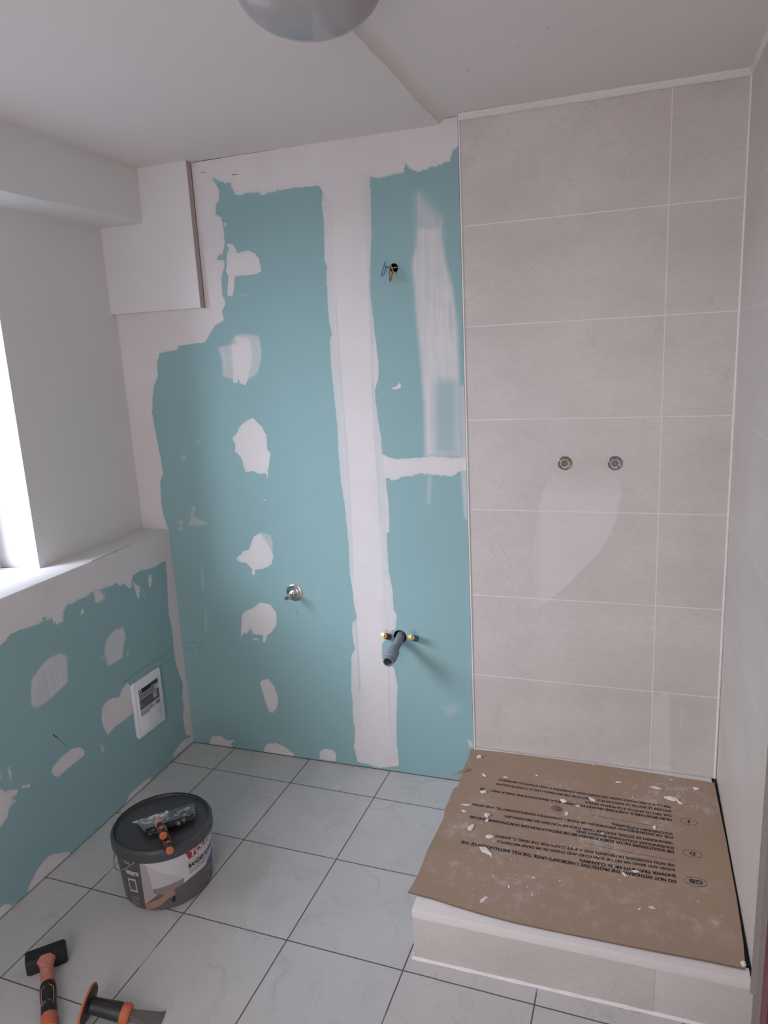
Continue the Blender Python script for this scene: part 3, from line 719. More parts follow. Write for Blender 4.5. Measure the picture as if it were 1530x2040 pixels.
def cb3(P, dz=0):
    X = cb_xy(P); return np.stack([X[:, 0], X[:, 1], ZT+.0005+dz+cb_h(X[:, 0], X[:, 1])], 1)
card = empty('cardboard_sheet', (.4, YT/2, ZT+.0005), label='brown protective cardboard sheet with printed warnings lying on the shower tray', cat='cardboard')
CL = np.array(card.location)
top = grid_mesh('sheet', np.linspace(0, 1, NU), np.linspace(0, 1, NV), lambda P: cb3(P, .0045)-CL, mats=[MCB], attrs=cb_attr, flip=True)
q = M(); MCE = simple('cardboard_cut_edge', (.19, .13, .095), .9)
ed = []
for i in range(NU): ed.append((i/(NU-1), 0))
for i in range(1, NV): ed.append((1, i/(NV-1)))
for i in range(NU-2, -1, -1): ed.append((i/(NU-1), 1))
for i in range(NV-2, 0, -1): ed.append((0, i/(NV-1)))
E = np.array(ed, float); tp = cb3(E, .0045)-CL; bt = cb3(E, .0003)-CL
q.loops([[tuple(p) for p in tp], [tuple(p) for p in bt]], MCE, cap=False, smooth=False)
join_into(top, q); top.update()
obj('sheet', top, card)
# printed warnings (upside down from the camera)
z6 = lambda x, y: (930+x/2.942, 1500+y/2.942)
def card_pt(p, lift=.0053): # world xy -> on the sheet, local
    return (p[0]-CL[0], p[1]-CL[1], ZT+.0005+float(cb_h(np.array(p[0]), np.array(p[1])))+lift-CL[2])
q = M()
lines = [("DO NOT WITHDRAW THE PROTECTIVE CARDBOARD UNTIL THE FULL INSTALLATION OF THE", (1226, 766), (-30, 525), .0108, .035, 28),
  ("SHOWER TRAY & ITS FINAL CLEANING.", (1224, 733), (655, 638), .0098, .02, 0),
  ("AVOID ANY BANG OR HIT OR SCRATCHES AND STAINS FROM GRASP MATERIALS.", (1222, 700), (175, 527), .0090, .01, 0),
  ("USE NON AGGRESSIVE DETERGENTS AND A SOFT CLOTH FOR THE FINAL CLEANING.", (1220, 674), (165, 494), .0090, .01, 0),
  ("DIE SCHUTZPAPPE NICHT ZURÜCKZIEHEN BIS DIE INSTALLATION DER DUSCHWANNE UND DIE", (1213, 594), (20, 380), .0098, .02, 0),
  ("ENDREINIGUNG VOLLSTÄNDIG BEENDET SIND.", (1212, 571), (640, 468), .0090, .015, 0),
  ("VERHINDERN SIE STÖSSE, KRATZER ODER FLECKEN VON DEN BAUMATERIALIEN.", (1208, 543), (220, 378), .0094, .015, 0),
  ("FÜR DIE ENDREINIGUNG VERWENDEN SIE KEINE AGGRESSIVEN REINIGUNGSMITTEL UND EINEN", (1207, 511), (35, 308), .0090, .015, 0),
  ("SCHONENDEN PUTZLAPPEN.", (1205, 490), (845, 424), .0090, .01, 0),
  ("NON SPOSTARE IL CARTONE PROTETTIVO FINO ALLA FINALIZACIONE DALLA INST.    DE", (1199, 408), (78, 218), .0092, .02, 0),
  ("DAL PIATTO DOCCIA E LA PULIZIA FINALE.", (1198, 384), (690, 298), .0090, .015, 0),
  ("EVITARE LE BOTTE, LE RASCHIATE E LE MACCHIE DEI MATERIALI DELLA CONSTRUZIONE.", (1196, 357), (170, 190), .0088, .015, 0),
  ("PER LA PULIZIA FINALE USARE DETERSIVI NON AGGRESSIVI E UNO STRACCIO MORBIDO.", (1193, 333), (183, 166), .0088, .015, 0)]
def seg_map(a, b, sag=0):
    A = unp(*z6(*a), 2, ZC)[:2]; B = unp(*z6(*b), 2, ZC)[:2]; d = B-A; L = np.hypot(*d); d = d/L; nrm = np.array([d[1], -d[0]])
    if nrm[1] > 0: nrm = -nrm
    # upside-down print: text up points towards the camera
    def f(x, y): 
        t = x/L; p = A+d*x+nrm*(y + 0) + nrm*(-.00) ; p = p + nrm*(.004*math.sin(PI*min(max(t, 0), 1)))*(sag/20 if sag else .6)
        return card_pt(p)
    return f, L
for body, a, b, hgt, bold, sag in lines:
    f, L = seg_map((a[0], a[1]-20), (b[0], b[1]-14), sag)
    for dx in ((-.0004, 0, .0004) if bold > .018 else (0, .0004)): put_text(q, body, (lambda x, y, dx=dx: f(x+dx, y)), MINK, bold, L, hgt*1.17)
def ellipse_print(q, c, rx, ry, w, body, th):
    C = unp(*z6(*c), 2, ZC)[:2]; n = 40
    for i in range(n):
        a0, a1 = 2*PI*i/n, 2*PI*(i+1)/n
        pt = lambda a, k: card_pt((C[0]+(rx+k)*math.cos(a), C[1]+(ry+k)*math.sin(a)))
        q.face([pt(a0, 0), pt(a1, 0), pt(a1, w), pt(a0, w)], MINK)
    wd = {'GB': .034, 'D': .015, 'I': .005}[body]
    put_text(q, body, lambda x, y: card_pt((C[0]+wd/2-x, C[1]+th/2-y)), MINK, .03, wd, th)
ellipse_print(q, (1342, 755), .0265, .0165, .0011, 'GB', .015)
ellipse_print(q, (1321, 589), .0245, .0150, .0009, 'D', .013)
ellipse_print(q, (1300, 403), .0235, .0150, .0009, 'I', .013)
for a, b in (((1213, 630), (725, 540)), ((1195, 443), (735, 366))):
    f, L = seg_map(a, b, 8)
    for i in range(20): q.face([f(L*i/20, 0), f(L*(i+1)/20, 0), f(L*(i+1)/20, .0009), f(L*i/20, .0009)], MINK)
q.done('printed_warning', card, recalc=False, label='blue-black printed text in three languages')
# torn strip of corrugated liner hanging from the left edge
q = M(); MFL = simple('pale_flute_paper', (.52, .44, .38), .9)
A = unp(928, 1533, 2, ZT+.01); B = unp(893, 1549, 2, ZT-.015)
A = np.array([A[0]+.008, A[1], ZT+.011]); n = 34; rings = []
for i in range(n+1):
    t = i/n; p = A*(1-t)+B*t; w = .013*(1-t)**.7+.001; z = p[2]+(.0036 if i % 2 else -.0020)*(1-t*.6)
    rings.append([(p[0]-CL[0], p[1]-w*.5-CL[1], z-CL[2]), (p[0]-CL[0], p[1]+w*.5-CL[1], z+w*.5-CL[2]), (p[0]-CL[0], p[1]+w*.5-CL[1], z+w*.5-.0008-CL[2]), (p[0]-CL[0], p[1]-w*.5-CL[1], z-.0008-CL[2])])
q.loops(rings, MFL, smooth=False); q.done('torn_flap', card, label='torn strip showing the corrugated core')

# ---- plaster crumbs on the cardboard
def crumb(px, size, flatness, label, seed, name='plaster_crumb', mat=None, elong=1.6, ang=0, cat='plaster crumb'):
    c = unp(*px, 2, ZC+.002); rs = random.Random(seed); q = M(); size *= 1.08
    ret = bmesh.ops.create_icosphere(q.bm, subdivisions=3, radius=1)
    ph = [rs.uniform(0, 6) for _ in range(6)]; hgt = size*flatness
    for v in ret['verts']:
        d = v.co.normalized(); k = 1+.22*math.sin(2.4*d.x+ph[0])*math.cos(2.5*d.y+ph[1])+.13*math.sin(5*d.x+ph[2]+4*d.y)+.06*math.sin(11*d.y+ph[3]+5*d.z)
        x, y, z = d.x*k*elong**.8, d.y*k/elong**.3, d.z*k; hh = 1
        ca, sa = math.cos(ang), math.sin(ang)
        v.co = Vector(((x*ca-y*sa)*size/2, (x*sa+y*ca)*size/2, max(z, -.55)*hgt/2))
    lo = min(v.co.z for v in ret['verts'])
    for v in ret['verts']: v.co.z -= lo
    for f in q.bm.faces: f.smooth = True
    q.mi(mat or MCRUMB)
    x, y = c[0], min(c[1], YTL-.012)
    o = q.done(name, None, 50, label=label, cat=cat, group='plaster crumbs on the cardboard')
    o.location = (x, y, ZT+.0050+float(cb_h(np.array(x), np.array(y))))
    return o
c8 = lambda x, y: (870+x/6.652, 1460+y/6.652)
c6 = lambda x, y: (930+x/2.942, 1500+y/2.942)
crumb(c8(563, 325), .013, .8, 'chunky plaster crumb nearest the back left corner of the cardboard', 1, elong=1.25)
crumb(c8(632, 560), .011, .5, 'curved sliver of plaster left of the last Italian text line', 2, elong=1.9, ang=-.9)
crumb(c8(912, 587), .008, .4, 'small flat plaster flake just above the start of the Italian print', 3, elong=2)
crumb(c8(622, 782), .016, .45, 'large white plaster flake covering a word near the left edge of the Italian print', 4, elong=1.5, ang=.7)
crumb(c8(385, 942), .012, .2, 'thin white plaster shaving near the left cardboard edge', 5, elong=3, ang=.3)
crumb(c8(360, 1025), .010, .3, 'small diagonal plaster chip just below the thin shaving at the left edge', 6, elong=2, ang=-.4)
crumb(c8(668, 1085), .017, .5, 'mushroom-shaped plaster splash beside the German print', 7, elong=1.1)
crumb(c8(670, 1150), .011, .4, 'tail of plaster under the mushroom-shaped splash', 8, elong=1.6, ang=1.4)
crumb(c6(25, 435), .018, .35, 'white plaster drip with a thin tail at the left of the sheet', 9, elong=1.7, ang=1.0)
crumb(c6(130, 490), .017, .4, 'knobbly white plaster lump over the end of the German lines', 10, elong=1.4)
crumb(c6(110, 570), .022, .25, 'long spread plaster smear lump on the word installation', 11, elong=2.3, ang=-.5)
crumb(c6(565, 282), .015, .5, 'bright bluish white plaster lump in the middle of the Italian print', 12, elong=1.3, mat=simple('bright_plaster', (.80, .80, .82), .7))
crumb(c6(522, 328), .020, .45, 'folded scrap of brown cardboard beside the bright plaster lump', 13, name='cardboard_scrap', elong=1.5, mat=MCE, cat='scrap')
crumb(c6(735, 272), .014, .3, 'hook-shaped plaster flake right of the bright white lump', 14, elong=2, ang=-.7)
crumb(c6(650, 308), .008, .3, 'tiny flat flake between the bright lump and the hook-shaped flake', 15, elong=1.8)
crumb(c6(585, 355), .011, .3, 'smeared flake just below the brown cardboard scrap', 16, elong=1.8, ang=1.3)
crumb(c6(1110, 203), .016, .25, 'grey spread plaster patch near the back edge of the sheet', 17, elong=2.2, ang=.1)
crumb(c6(1200, 270), .022, .4, 'broad knobbly plaster clump near the back right corner', 18, elong=1.8, ang=-.3)
crumb(c6(1248, 290), .013, .4, 'tapering end piece beside the broad clump at the back right', 19, elong=1.7, ang=-.7)
crumb(c6(1345, 210), .014, .45, 'oval plaster lump closest to the back right corner of the sheet', 20, elong=1.5, ang=-.3)
crumb(c6(1102, 435), .011, .3, 'small upright plaster flake left of the letter D oval', 21, elong=1.7, ang=1.3)
crumb(c6(890, 168), .010, .25, 'thin curved plaster sliver by the back tiled wall', 22, elong=2.4, ang=.4)
crumb(c6(990, 692), .010, .3, 'little white flake on the word shower', 23, elong=2)
crumb(c6(925, 710), .009, .3, 'slim slanting flake just left of the word withdraw', 24, elong=2.2, ang=-.9)
crumb(c6(1088, 905), .011, .4, 'cream plaster pellet alone in the blank front part of the sheet', 25, elong=1.7, mat=simple('cream_plaster', (.66, .55, .44), .8))
crumb(c6(100, 855), .011, .15, 'thin pale shaving on the blank front left of the sheet', 26, elong=2.8, ang=1.0)
crumb(c6(410, 130), .006, .5, 'tiny crumb between the back wall and the Italian print', 27)
crumb(c6(740, 66), .005, .5, 'tiny crumb touching the back edge of the sheet', 28)
crumb((1481, 1920), .012, .4, 'white plaster dab on the front right corner of the cardboard', 29, elong=1.4, ang=1.2)

# fine plaster grit scattered over the sheet
q = M(); rs = random.Random(5); mi = q.mi(MCRUMB)
hot = [(1180, 1665, 90), (1300, 1600, 70), (1150, 1700, 80), (980, 1680, 60), (1340, 1585, 40), (1180, 1780, 170), (1250, 1830, 150), (1030, 1740, 90), (1100, 1570, 120)]
for i in range(170):
    u, v, r = rs.choice(hot); u += rs.gauss(0, r*.6); v += rs.gauss(0, r*.45)
    c = unp(u, v, 2, ZC+.002)
    if not (.03 < c[0] < XR-.03 and YT+.09 < c[1] < -.03): continue
    sz = .0009+.0022*rs.random()**3; a = rs.random()*PI; z = ZT+.0050+float(cb_h(np.array(c[0]), np.array(c[1])))
    ret = bmesh.ops.create_icosphere(q.bm, subdivisions=1, radius=sz)
    for vv in ret['verts']:
        x, y = vv.co.x*(1+1.2*rs.random()), vv.co.y
        vv.co = Vector((c[0]+x*math.cos(a)-y*math.sin(a)-CL[0], c[1]+x*math.sin(a)+y*math.cos(a)-CL[1], z+vv.co.z*.5+sz*.3-CL[2]))
q.done('plaster_spatter', card, label='fine white plaster spatter stuck to the sheet', kind='stuff')

# ================================================================== BUCKET
BX, BY, BH, RL, RS, RB = -.8168, -.735, .2102, .1446, .1505, .1281
bucket = empty('plaster_bucket', (BX, BY, 0), label='dark grey round plaster bucket with printed label standing on the tiles by the left wall', cat='bucket')
hs = BH-.030
RT = .1425
def brad(z): return RB+.003+(RT-RB-.003)*z/hs
q = M(); q.lathe([(.0001, .004), (RB-.012, .004), (RB-.008, 0), (RB-.002, 0), (RB+.001, .003), (RB+.003, .010), (RT, hs), (RT, BH-.01)], MBK, seg=96, cap=False); q.done('bucket_body', bucket)
q = M(); q.lathe([(.0001, BH-.0075), (RL-.010, BH-.0075), (RL-.0075, BH-.0085), (RL-.0065, BH-.0030), (RL-.0050, BH-.0002), (RL-.0025, BH), (RL+.0005, BH-.0022), (RL+.0025, BH-.006), (RS-.0010, BH-.0085), (RS-.0010, BH-.010), (RS-.0004, BH-.022), (RS, BH-.026), (RS, BH-.034), (RS-.003, BH-.037), (RT+.001, BH-.037)], MLID, seg=120, cap=False)
q.lathe([(RL-.0070, BH-.0068), (RL-.0058, BH-.0010), (RL-.0048, BH+.0003)], MBLK, seg=96, cap=False)
q.done('bucket_lid', bucket)
# label artwork wrapped on the body
def cone_hit(u, v):
    d = RM @ np.array([(u-765)/FPX, 1.0, -(v-1020)/FPX]); t = 1.2
    o = CAM-np.array([BX, BY, 0])
    best = None
    for t in np.arange(1.2, 2.6, .0008):
        p = o+d*t
        if 0 <= p[2] <= BH and math.hypot(p[0], p[1]) <= brad(p[2]): best = p; break
    if best is None:   # beyond the silhouette: nearest approach
        ts = np.arange(1.2, 2.6, .002); Q = o+d*ts[:, None]; k = np.argmin(np.hypot(Q[:, 0], Q[:, 1])); best = Q[k]
    th = math.atan2(best[1], best[0])
    return th, min(max(best[2], .004), hs)
R0 = .137
TH0 = math.atan2(-1.61, 1.34)
def cone_pt(a, z, lift=.0006): r = brad(z)+lift; th = TH0+a/R0; return (r*math.cos(th), r*math.sin(th), z)
k8 = lambda x, y: (200+x/6.12, 1540+y/6.12)
def lab(pts):
    out = []
    for x, y in pts:
        th, z = cone_hit(*k8(x, y)); a = (th-TH0); a = (a+PI) % (2*PI)-PI; out.append((a*R0, z))
    return out
def cone_poly(q, poly, mat, lift):
    """fill polygon in (arc, z) and wrap: clip into thin vertical slices"""
    xs = [p[0] for p in poly]; n = max(2, int((max(xs)-min(xs))/.006)+1)
    cuts = np.linspace(min(xs), max(xs), n+1); mi = q.mi(mat)
    for c0, c1 in zip(cuts, cuts[1:]):
        P = list(poly)
        for c, sgn in ((c0, 1), (c1, -1)):
            out = []
            for i in range(len(P)):
                a, b = P[i], P[(i+1) % len(P)]; ina = sgn*(a[0]-c) >= 0; inb = sgn*(b[0]-c) >= 0
                if ina: out.append(a)
                if ina != inb:
                    t = (c-a[0])/(b[0]-a[0]); out.append((c, a[1]+t*(b[1]-a[1])))
            P = out
            if not P: break
        if len(P) >= 3:
            try:
                vs = []
                for p in P:
                    if not vs or (abs(p[0]-vs[-1][0])+abs(p[1]-vs[-1][1])) > 1e-6: vs.append(p)
                if len(vs) >= 3: q.face([cone_pt(p[0], p[1], lift) for p in vs], mat)
            except Exception: pass
q = M()
A = lab([(470, 1088), (620, 1080), (640, 1040), (850, 1000), (1000, 940)])
ztop = [p[1] for p in A]
xr_end = .30
cp = lambda poly, mat, lift: cone_poly(q, poly, mat, lift)
# shade panel behind the artwork
W0 = lab([(470, 1090), (545, 1640)])
zt = max(W0[0][1], .13)
cp([(W0[0][0], .006), (xr_end, .006), (xr_end, hs-.003), (W0[0][0], hs-.006)], ML['shade'], .0004)
wl = lab([(480, 1092), (620, 1082), (640, 1042), (760, 1020), (900, 985)])
cp(wl[:1]+wl[1:3]+[(wl[2][0]+.02, hs-.004), (xr_end, hs-.004)]+[(xr_end, .11)]+lab([(1300, 1090), (1200, 1190), (1100, 1270), (1010, 1345), (1020, 1275), (860, 1240), (700, 1200), (560, 1130)]), ML['white'], .0008)
cp(lab([(475, 1092), (560, 1130), (600, 1260), (640, 1415), (660, 1460), (700, 1480), (600, 1560), (550, 1600), (520, 1400)]), ML['mid'], .0009)
cp(lab([(560, 1130), (700, 1200), (860, 1240), (1020, 1275), (1010, 1300), (860, 1350), (640, 1415), (600, 1260)]), ML['pale'], .0010)
cp(lab([(640, 1415), (860, 1350), (1018, 1275), (1015, 1340), (880, 1430), (760, 1485), (690, 1470)]), ML['wet'], .0011)
cp(lab([(550, 1600), (640, 1560), (700, 1540), (780, 1480), (800, 1430), (850, 1405), (885, 1385), (885, 1410), (912, 1440), (910, 1480), (880, 1500), (840, 1515), (790, 1560), (720, 1620), (640, 1650), (560, 1662)]), ML['skin'], .0013)
cp(lab([(885, 1500), (910, 1490), (918, 1555), (890, 1572), (865, 1560)]), ML['black'], .0014)
rd = lab([(1015, 945), (1060, 925), (1170, 860), (1320, 730)]); rb2 = lab([(1075, 1052), (1330, 880)])
r0, r1 = rd[0][0], .27
cp([(rd[0][0], rd[0][1]), (rd[1][0], rd[1][1]+.004), (rd[1][0]+.02, rd[1][1]+.005), (rd[1][0]+.03, rd[1][1]+.010), (.21, rd[1][1]+.010), (.21, rd[1][1]-.022), (rb2[0][0], rb2[0][1]), (rb2[0][0]-.004, rb2[0][1]+.014)], ML['red'], .0012)
T = lab([(1085, 1010), (1075, 1160), (1080, 1195), (1085, 1220), (1068, 1090)])
a0, z0 = T[0]
put_text(q, 'TOUPRET', lambda x, y: cone_pt(a0+.000+x, z0-.004+y, .0018), ML['white'], .04, .130, .0205, italic=.12)
put_text(q, 'enduit', lambda x, y: cone_pt(T[4][0]+x, T[4][1]-.003+y, .0016), ML['grey'], .0, .046, .010)
put_text(q, 'BANDES À JOINT', lambda x, y: cone_pt(T[1][0]+x, T[1][1]+y, .0018), ML['black'], .03, .120, .0135)
put_text(q, 'POUR RÉALISER LES JOINTS', lambda x, y: cone_pt(T[2][0]+x, T[2][1]+y, .0016), ML['black'], .0, .072, .0042)
put_text(q, 'LES PLAQUES DE PLÂTRE', lambda x, y: cone_pt(T[3][0]+x, T[3][1]+y, .0016), ML['black'], .0, .062, .0042)
bl = lab([(1345, 940), (1300, 1050), (1285, 1110), (1335, 1090)])
cp([(bl[0][0]+.03, bl[0][1]), (bl[0][0]-.004, bl[0][1]), (bl[1][0]+.002, bl[1][1]), (bl[2][0], bl[2][1]), (bl[2][0]+.05, bl[2][1]-.004)], ML['blue'], .0016)
for yy in (1160, 1190):
    a = lab([(1300, yy)])[0]; cp([(a[0], a[1]), (a[0]+.03, a[1]), (a[0]+.03, a[1]+.002), (a[0], a[1]+.002)], ML['grey'], .0012)
a = lab([(1305, 1285)])[0]; put_text(q, '5', lambda x, y: cone_pt(a[0]+x, a[1]+y, .0016), ML['white'], .05, .006, .012)
# narrow side panel: small white print, code box, bar code
a = lab([(300, 1090)])[0]; put_text(q, 'PLAC', lambda x, y: cone_pt(a[0]+x, a[1]+y, .0012), ML['white'], .03, .022, .009)
cp(lab([(315, 1165), (468, 1215), (468, 1262), (318, 1212)]), ML['grey'], .0010)
a = lab([(425, 1245)])[0]; put_text(q, 'A', lambda x, y: cone_pt(a[0]+x, a[1]+y, .0014), ML['black'], .08, .006, .006)
bc = lab([(335, 1268), (432, 1292), (465, 1455), (372, 1432)]); cp(bc, ML['grey'], .0010)
for i in range(11):
    t0 = .16+.065*i; t1 = t0+.035*(1 if i % 3 else 1.5)
    f = lambda s, t: ((1-s)*((1-t)*bc[0][0]+t*bc[3][0])+s*((1-t)*bc[1][0]+t*bc[2][0]), (1-s)*((1-t)*bc[0][1]+t*bc[3][1])+s*((1-t)*bc[1][1]+t*bc[2][1]))
    cp([f(t0, .15), f(t1, .15), f(t1, .85), f(t0, .85)], ML['black'], .0013)
for i in range(7):
    L_ = lab([(385+i*2, 1490+i*17), (478+i*2, 1510+i*17)]); cp([L_[0], L_[1], (L_[1][0], L_[1][1]+.0012), (L_[0][0], L_[0][1]+.0012)], ML['grey'], .0010)
q.done('bucket_label', bucket, recalc=False, label='printed label with red banner and an arm spreading plaster')
# wire handle hanging on the left
h0 = lab([(470, 1005), (440, 1055), (400, 1090), (340, 1135), (260, 1160), (225, 1130)])
q = M(); q.tube(spline([cone_pt(h0[0][0], h0[0][1]+.004, .001), cone_pt(h0[1][0], h0[1][1], .006), cone_pt(h0[2][0], h0[2][1], .010), cone_pt(h0[3][0], h0[3][1], .012), cone_pt(h0[4][0], h0[4][1], .012), cone_pt(h0[4][0]-.04, h0[4][1]-.002, .012), cone_pt(h0[4][0]-.12, h0[4][1]+.005, .012), cone_pt(h0[4][0]-.2, h0[4][1]+.02, .004)], 6), .0016, simple('galvanised_wire', (.55, .55, .55), .35, .9), 8)
q.lathe([(.006, 0), (.006, .004), (.003, .006)], MBK, cone_pt(h0[0][0], h0[0][1]+.004, 0), Vector(cone_pt(h0[0][0], 0, 0)), 14)
q.done('wire_handle', bucket)
q = M()
p = lab([(1240, 690)])[0]
q.box((0, 0, 0), (.03, .0015, .018), MLID, Matrix.Translation(Vector(((RS-.0005)*math.cos(TH0+.95), (RS-.0005)*math.sin(TH0+.95), BH-.034))) @ Matrix.Rotation(TH0+.95+PI/2, 4, 'Z'), bev=.0005)
q.done('lid_tab', bucket)

# ================================================================== JOINT KNIVES on the lid
def knife(name, label, org, ang, wide, depth, top_w, bar, zb_, hl, tilt=0, hoff=0, steel=None, boff=0):
    """local frame: -Y towards blade edge... handle along +X', blade spreads along Y'"""
    t = empty(name, org, ang, label=label, cat='joint knife')
    t.rotation_euler = (0, tilt, ang)
    q = M(); n = 16; rows = []
    for i in range(n+1):
        s = i/n; w = (wide/2)*(1-s)+(top_w/2)*s
        if not bar: w = (wide/2)-(wide/2-top_w/2)*(s**1.6)
        zz = .0015+zb_*s**1.3
        bo = boff*(1-s); rows.append([(-depth*(1-s), bo-w, zz), (-depth*(1-s), bo+w, zz), (-depth*(1-s), bo+w, zz+.0008), (-depth*(1-s), bo-w, zz+.0008)])
    q.loops(rows, steel or MSTL, smooth=False); q.done('blade', t, label='steel blade smeared with dried plaster')
    if bar:
        q = M(); q.tube([(.004, -bar/2, zb_), (.002, -bar/2+.004, zb_), (.002, bar/2-.004, zb_), (.004, bar/2, zb_)], [.006, .0105, .0105, .006], smeared('smeared_black_plastic', (.012, .012, .013), .45, amount=.75, scale=60, white=(.5, .5, .52)), 14)
        q.done('blade_holder', t)
    q = M(); z = zb_; x0 = .0 if not bar else .012
    q.lathe([(.008, -.004), (.0155, .0), (.016, .010), (.0125, .016)], MORGP, (x0, hoff, z), (1, 0, 0), 24, squash=.8); q.done('collar', t, label='orange collar')
    q = M(); q.lathe([(.0115, .012), (.0125, hl*.3), (.0145, hl*.5), (.0135, hl*.68), (.0155, hl*.82), (.0165, hl-.010), (.014, hl-.004), (.009, hl)], MBKS, (x0, hoff, z), (1, 0, 0), 28, squash=.85)
    q.done('handle', t, label='black handle')
    q = M()
    for xx in (.045, hl-.020):
        q.lathe([(.0062, -.002), (.0062, .0012), (.004, .0018)], MORG, (x0+xx, hoff, z+.0138), (0, 0, 1), 20)
    q.lathe([(.012, 0), (.0125, .002), (.010, .0045), (.0001, .005)], MORG, (x0+hl-.0015, hoff, z), (1, 0, 0), 24, cap=False, squash=.9)
    for sgn in (1, -1):
        q.tube([(x0+.02, hoff+sgn*.008, z+.0080), (x0+hl*.45, hoff+sgn*.0098, z+.0088), (x0+hl*.65, hoff+sgn*.0092, z+.0085), (x0+hl*.85, hoff+sgn*.0105, z+.0095)], .0009, MORGP, 6)
    q.done('handle_inlay', t, label='orange inlays and end cap')
    return t
HA = math.atan2(-.72, .70)
zl_ = BH-.0075
knife('joint_knife', 'wide joint knife with a black blade bar lying lowest on the bucket lid', (-.762, -.763, zl_), HA+.03, .180, .104, .150, .148, .0228, .108, hoff=-.027)
knife('joint_knife', 'narrower steel joint knife with orange collar laid across the wide one', (-.7740, -.8020, zl_+.0385), HA+.05, .104, .060, .028, 0, .017, .066, tilt=.06, boff=-.014, steel=smeared('bright_smeared_steel', (.50, .51, .53), .22, 1.0, amount=1.1, scale=45, white=(.72, .72, .75)))

# ================================================================== CLUB HAMMER
def on_floor(u, v, z=.02): return unp(u, v, 2, z)
hc = on_floor(92, 1903, .03); he = on_floor(100, 2085, .03)
d = he-hc; ha = math.atan2(d[1], d[0])
ham = empty('club_hammer', (hc[0], hc[1], 0), ha, label='club hammer with black head and pink-orange handle lying on the floor', cat='hammer')
q = M(); q.box((-.021, -.0475, .001), (.021, .0475, .045), MHEAD, bev=.004); q.box((-.0195, -.051, .003), (.0195, .051, .043), MHEAD, bev=.004); q.done('hammer_head', ham, label='black steel head')
q = M()
def hrings(sec): return [[(x, w*math.cos(2*PI*i/24), z+h*math.sin(2*PI*i/24)) for i in range(24)] for x, w, h, z in sec]
q.loops(hrings([(.0135, .020, .011, .034), (.016, .0235, .0140, .034), (.020, .0240, .0150, .033), (.028, .0195, .016, .028), (.040, .0170, .0155, .026), (.07, .0160, .015, .024), (.098, .0168, .0155, .023), (.104, .0160, .0145, .023)]), MORGP)
q.done('handle_neck', ham, label='dusty pink-orange neck of the handle')
q = M(); q.loops(hrings([(.098, .0176, .0158, .023), (.100, .0185, .0165, .023), (.12, .0200, .017, .023), (.135, .0195, .017, .023), (.160, .0180, .016, .023), (.20, .019, .017, .023), (.23, .021, .018, .023), (.24, .019, .016, .023)]), smeared('dusty_black_grip', (.016, .015, .016), .5, amount=.55, scale=50, white=(.45, .42, .42)))
q.done('grip', ham, label='black rubber grip')
q = M()
for s in (1, -1):
    q.tube([(.118, s*.006, .0392), (.124, s*.0140, .0358), (.155, s*.0145, .0350), (.178, s*.0115, .0368)], .0011, MORGP, 6)
q.lathe([(.0165, 0), (.0195, .002), (.0205, .03), (.018, .042), (.01, .046)], MORG, (.202, 0, .0235), (1, 0, 0), 24, squash=1)
q.done('grip_inlay', ham, label='orange bands in the grip')

# ================================================================== CHISEL with hand guard
g = on_floor(178, 2010, .035); e = on_floor(262, 2022, .02)
d = e-g; ca = math.atan2(d[1], d[0])
chis = empty('bolster_chisel', (g[0], g[1], 0), ca, label='wide bolster chisel with round orange and black hand guard lying on the floor', cat='chisel')
tiltz = lambda x: .044-.26*x*.75
ax = Vector((1, 0, -.26)).normalized(); org = Vector((0, 0, .0480))
P = lambda x: org+ax*x
q = M(); q.lathe([(.012, -.004), (.042, -.003), (.0450, .000), (.042, .004), (.025, .005), (.016, .010)], MBKS, P(0), ax, 40); q.done('guard_disc', chis, label='black rubber guard disc')
q = M(); q.lathe([(.038, -.0062), (.0470, -.0050), (.0480, -.0015), (.0460, .0005), (.038, -.001)], MORG, P(0), ax, 40, cap=False); q.done('guard_rim', chis, label='orange rim of the guard')
q = M(); q.lathe([(.019, .004), (.0190, .02), (.0205, .05), (.0215, .078), (.020, .088)], MBKS, P(0), ax, 28)
gr = q.done('grip', chis, label='black grip with small lettering')
q = M()
up = ax.cross(Vector((0, 1, 0))).normalized(); up = up if up.z > 0 else -up
sv = Vector((0, 1, 0))
def grip_txt(x, y):
    a = (y+.004)/.020; return P(.018+x)+(up*math.cos(a)+sv*math.sin(a))*.0214
put_text(q, 'MAGNUSSON', grip_txt, simple('worn_orange_print', (.30, .12, .08), .7), .02, .05, .0065)
q.done('lettering', gr, recalc=False)
q = M(); q.lathe([(.021, .084), (.0235, .088), (.0225, .096), (.024, .100), (.020, .106), (.010, .108)], MORG, P(0), ax, 28); q.done('collar', chis, label='orange collar')
q = M(); rings = []
for i in range(13):
    s = i/12; x = .100+.085*s; w = .0105+.004*math.sin(s*3)+(.020)*max(0, (s-.25)/.75)**1.3; h = .0085*(1-s)+.0018
    c = P(x); c.z = max(c.z, h+.001)
    rings.append([(c.x, w, c.z-h), (c.x, w*.8, c.z+h), (c.x, -w*.8, c.z+h), (c.x, -w, c.z-h)])
q.loops(rings, MCHS, smooth=False); q.done('chisel_blade', chis, label='grimy steel blade flaring to the edge')
q = M(); q.lathe([(.009, -.012), (.010, -.011), (.010, -.003)], MCHS, P(0), ax, 16); q.done('striking_end', chis)

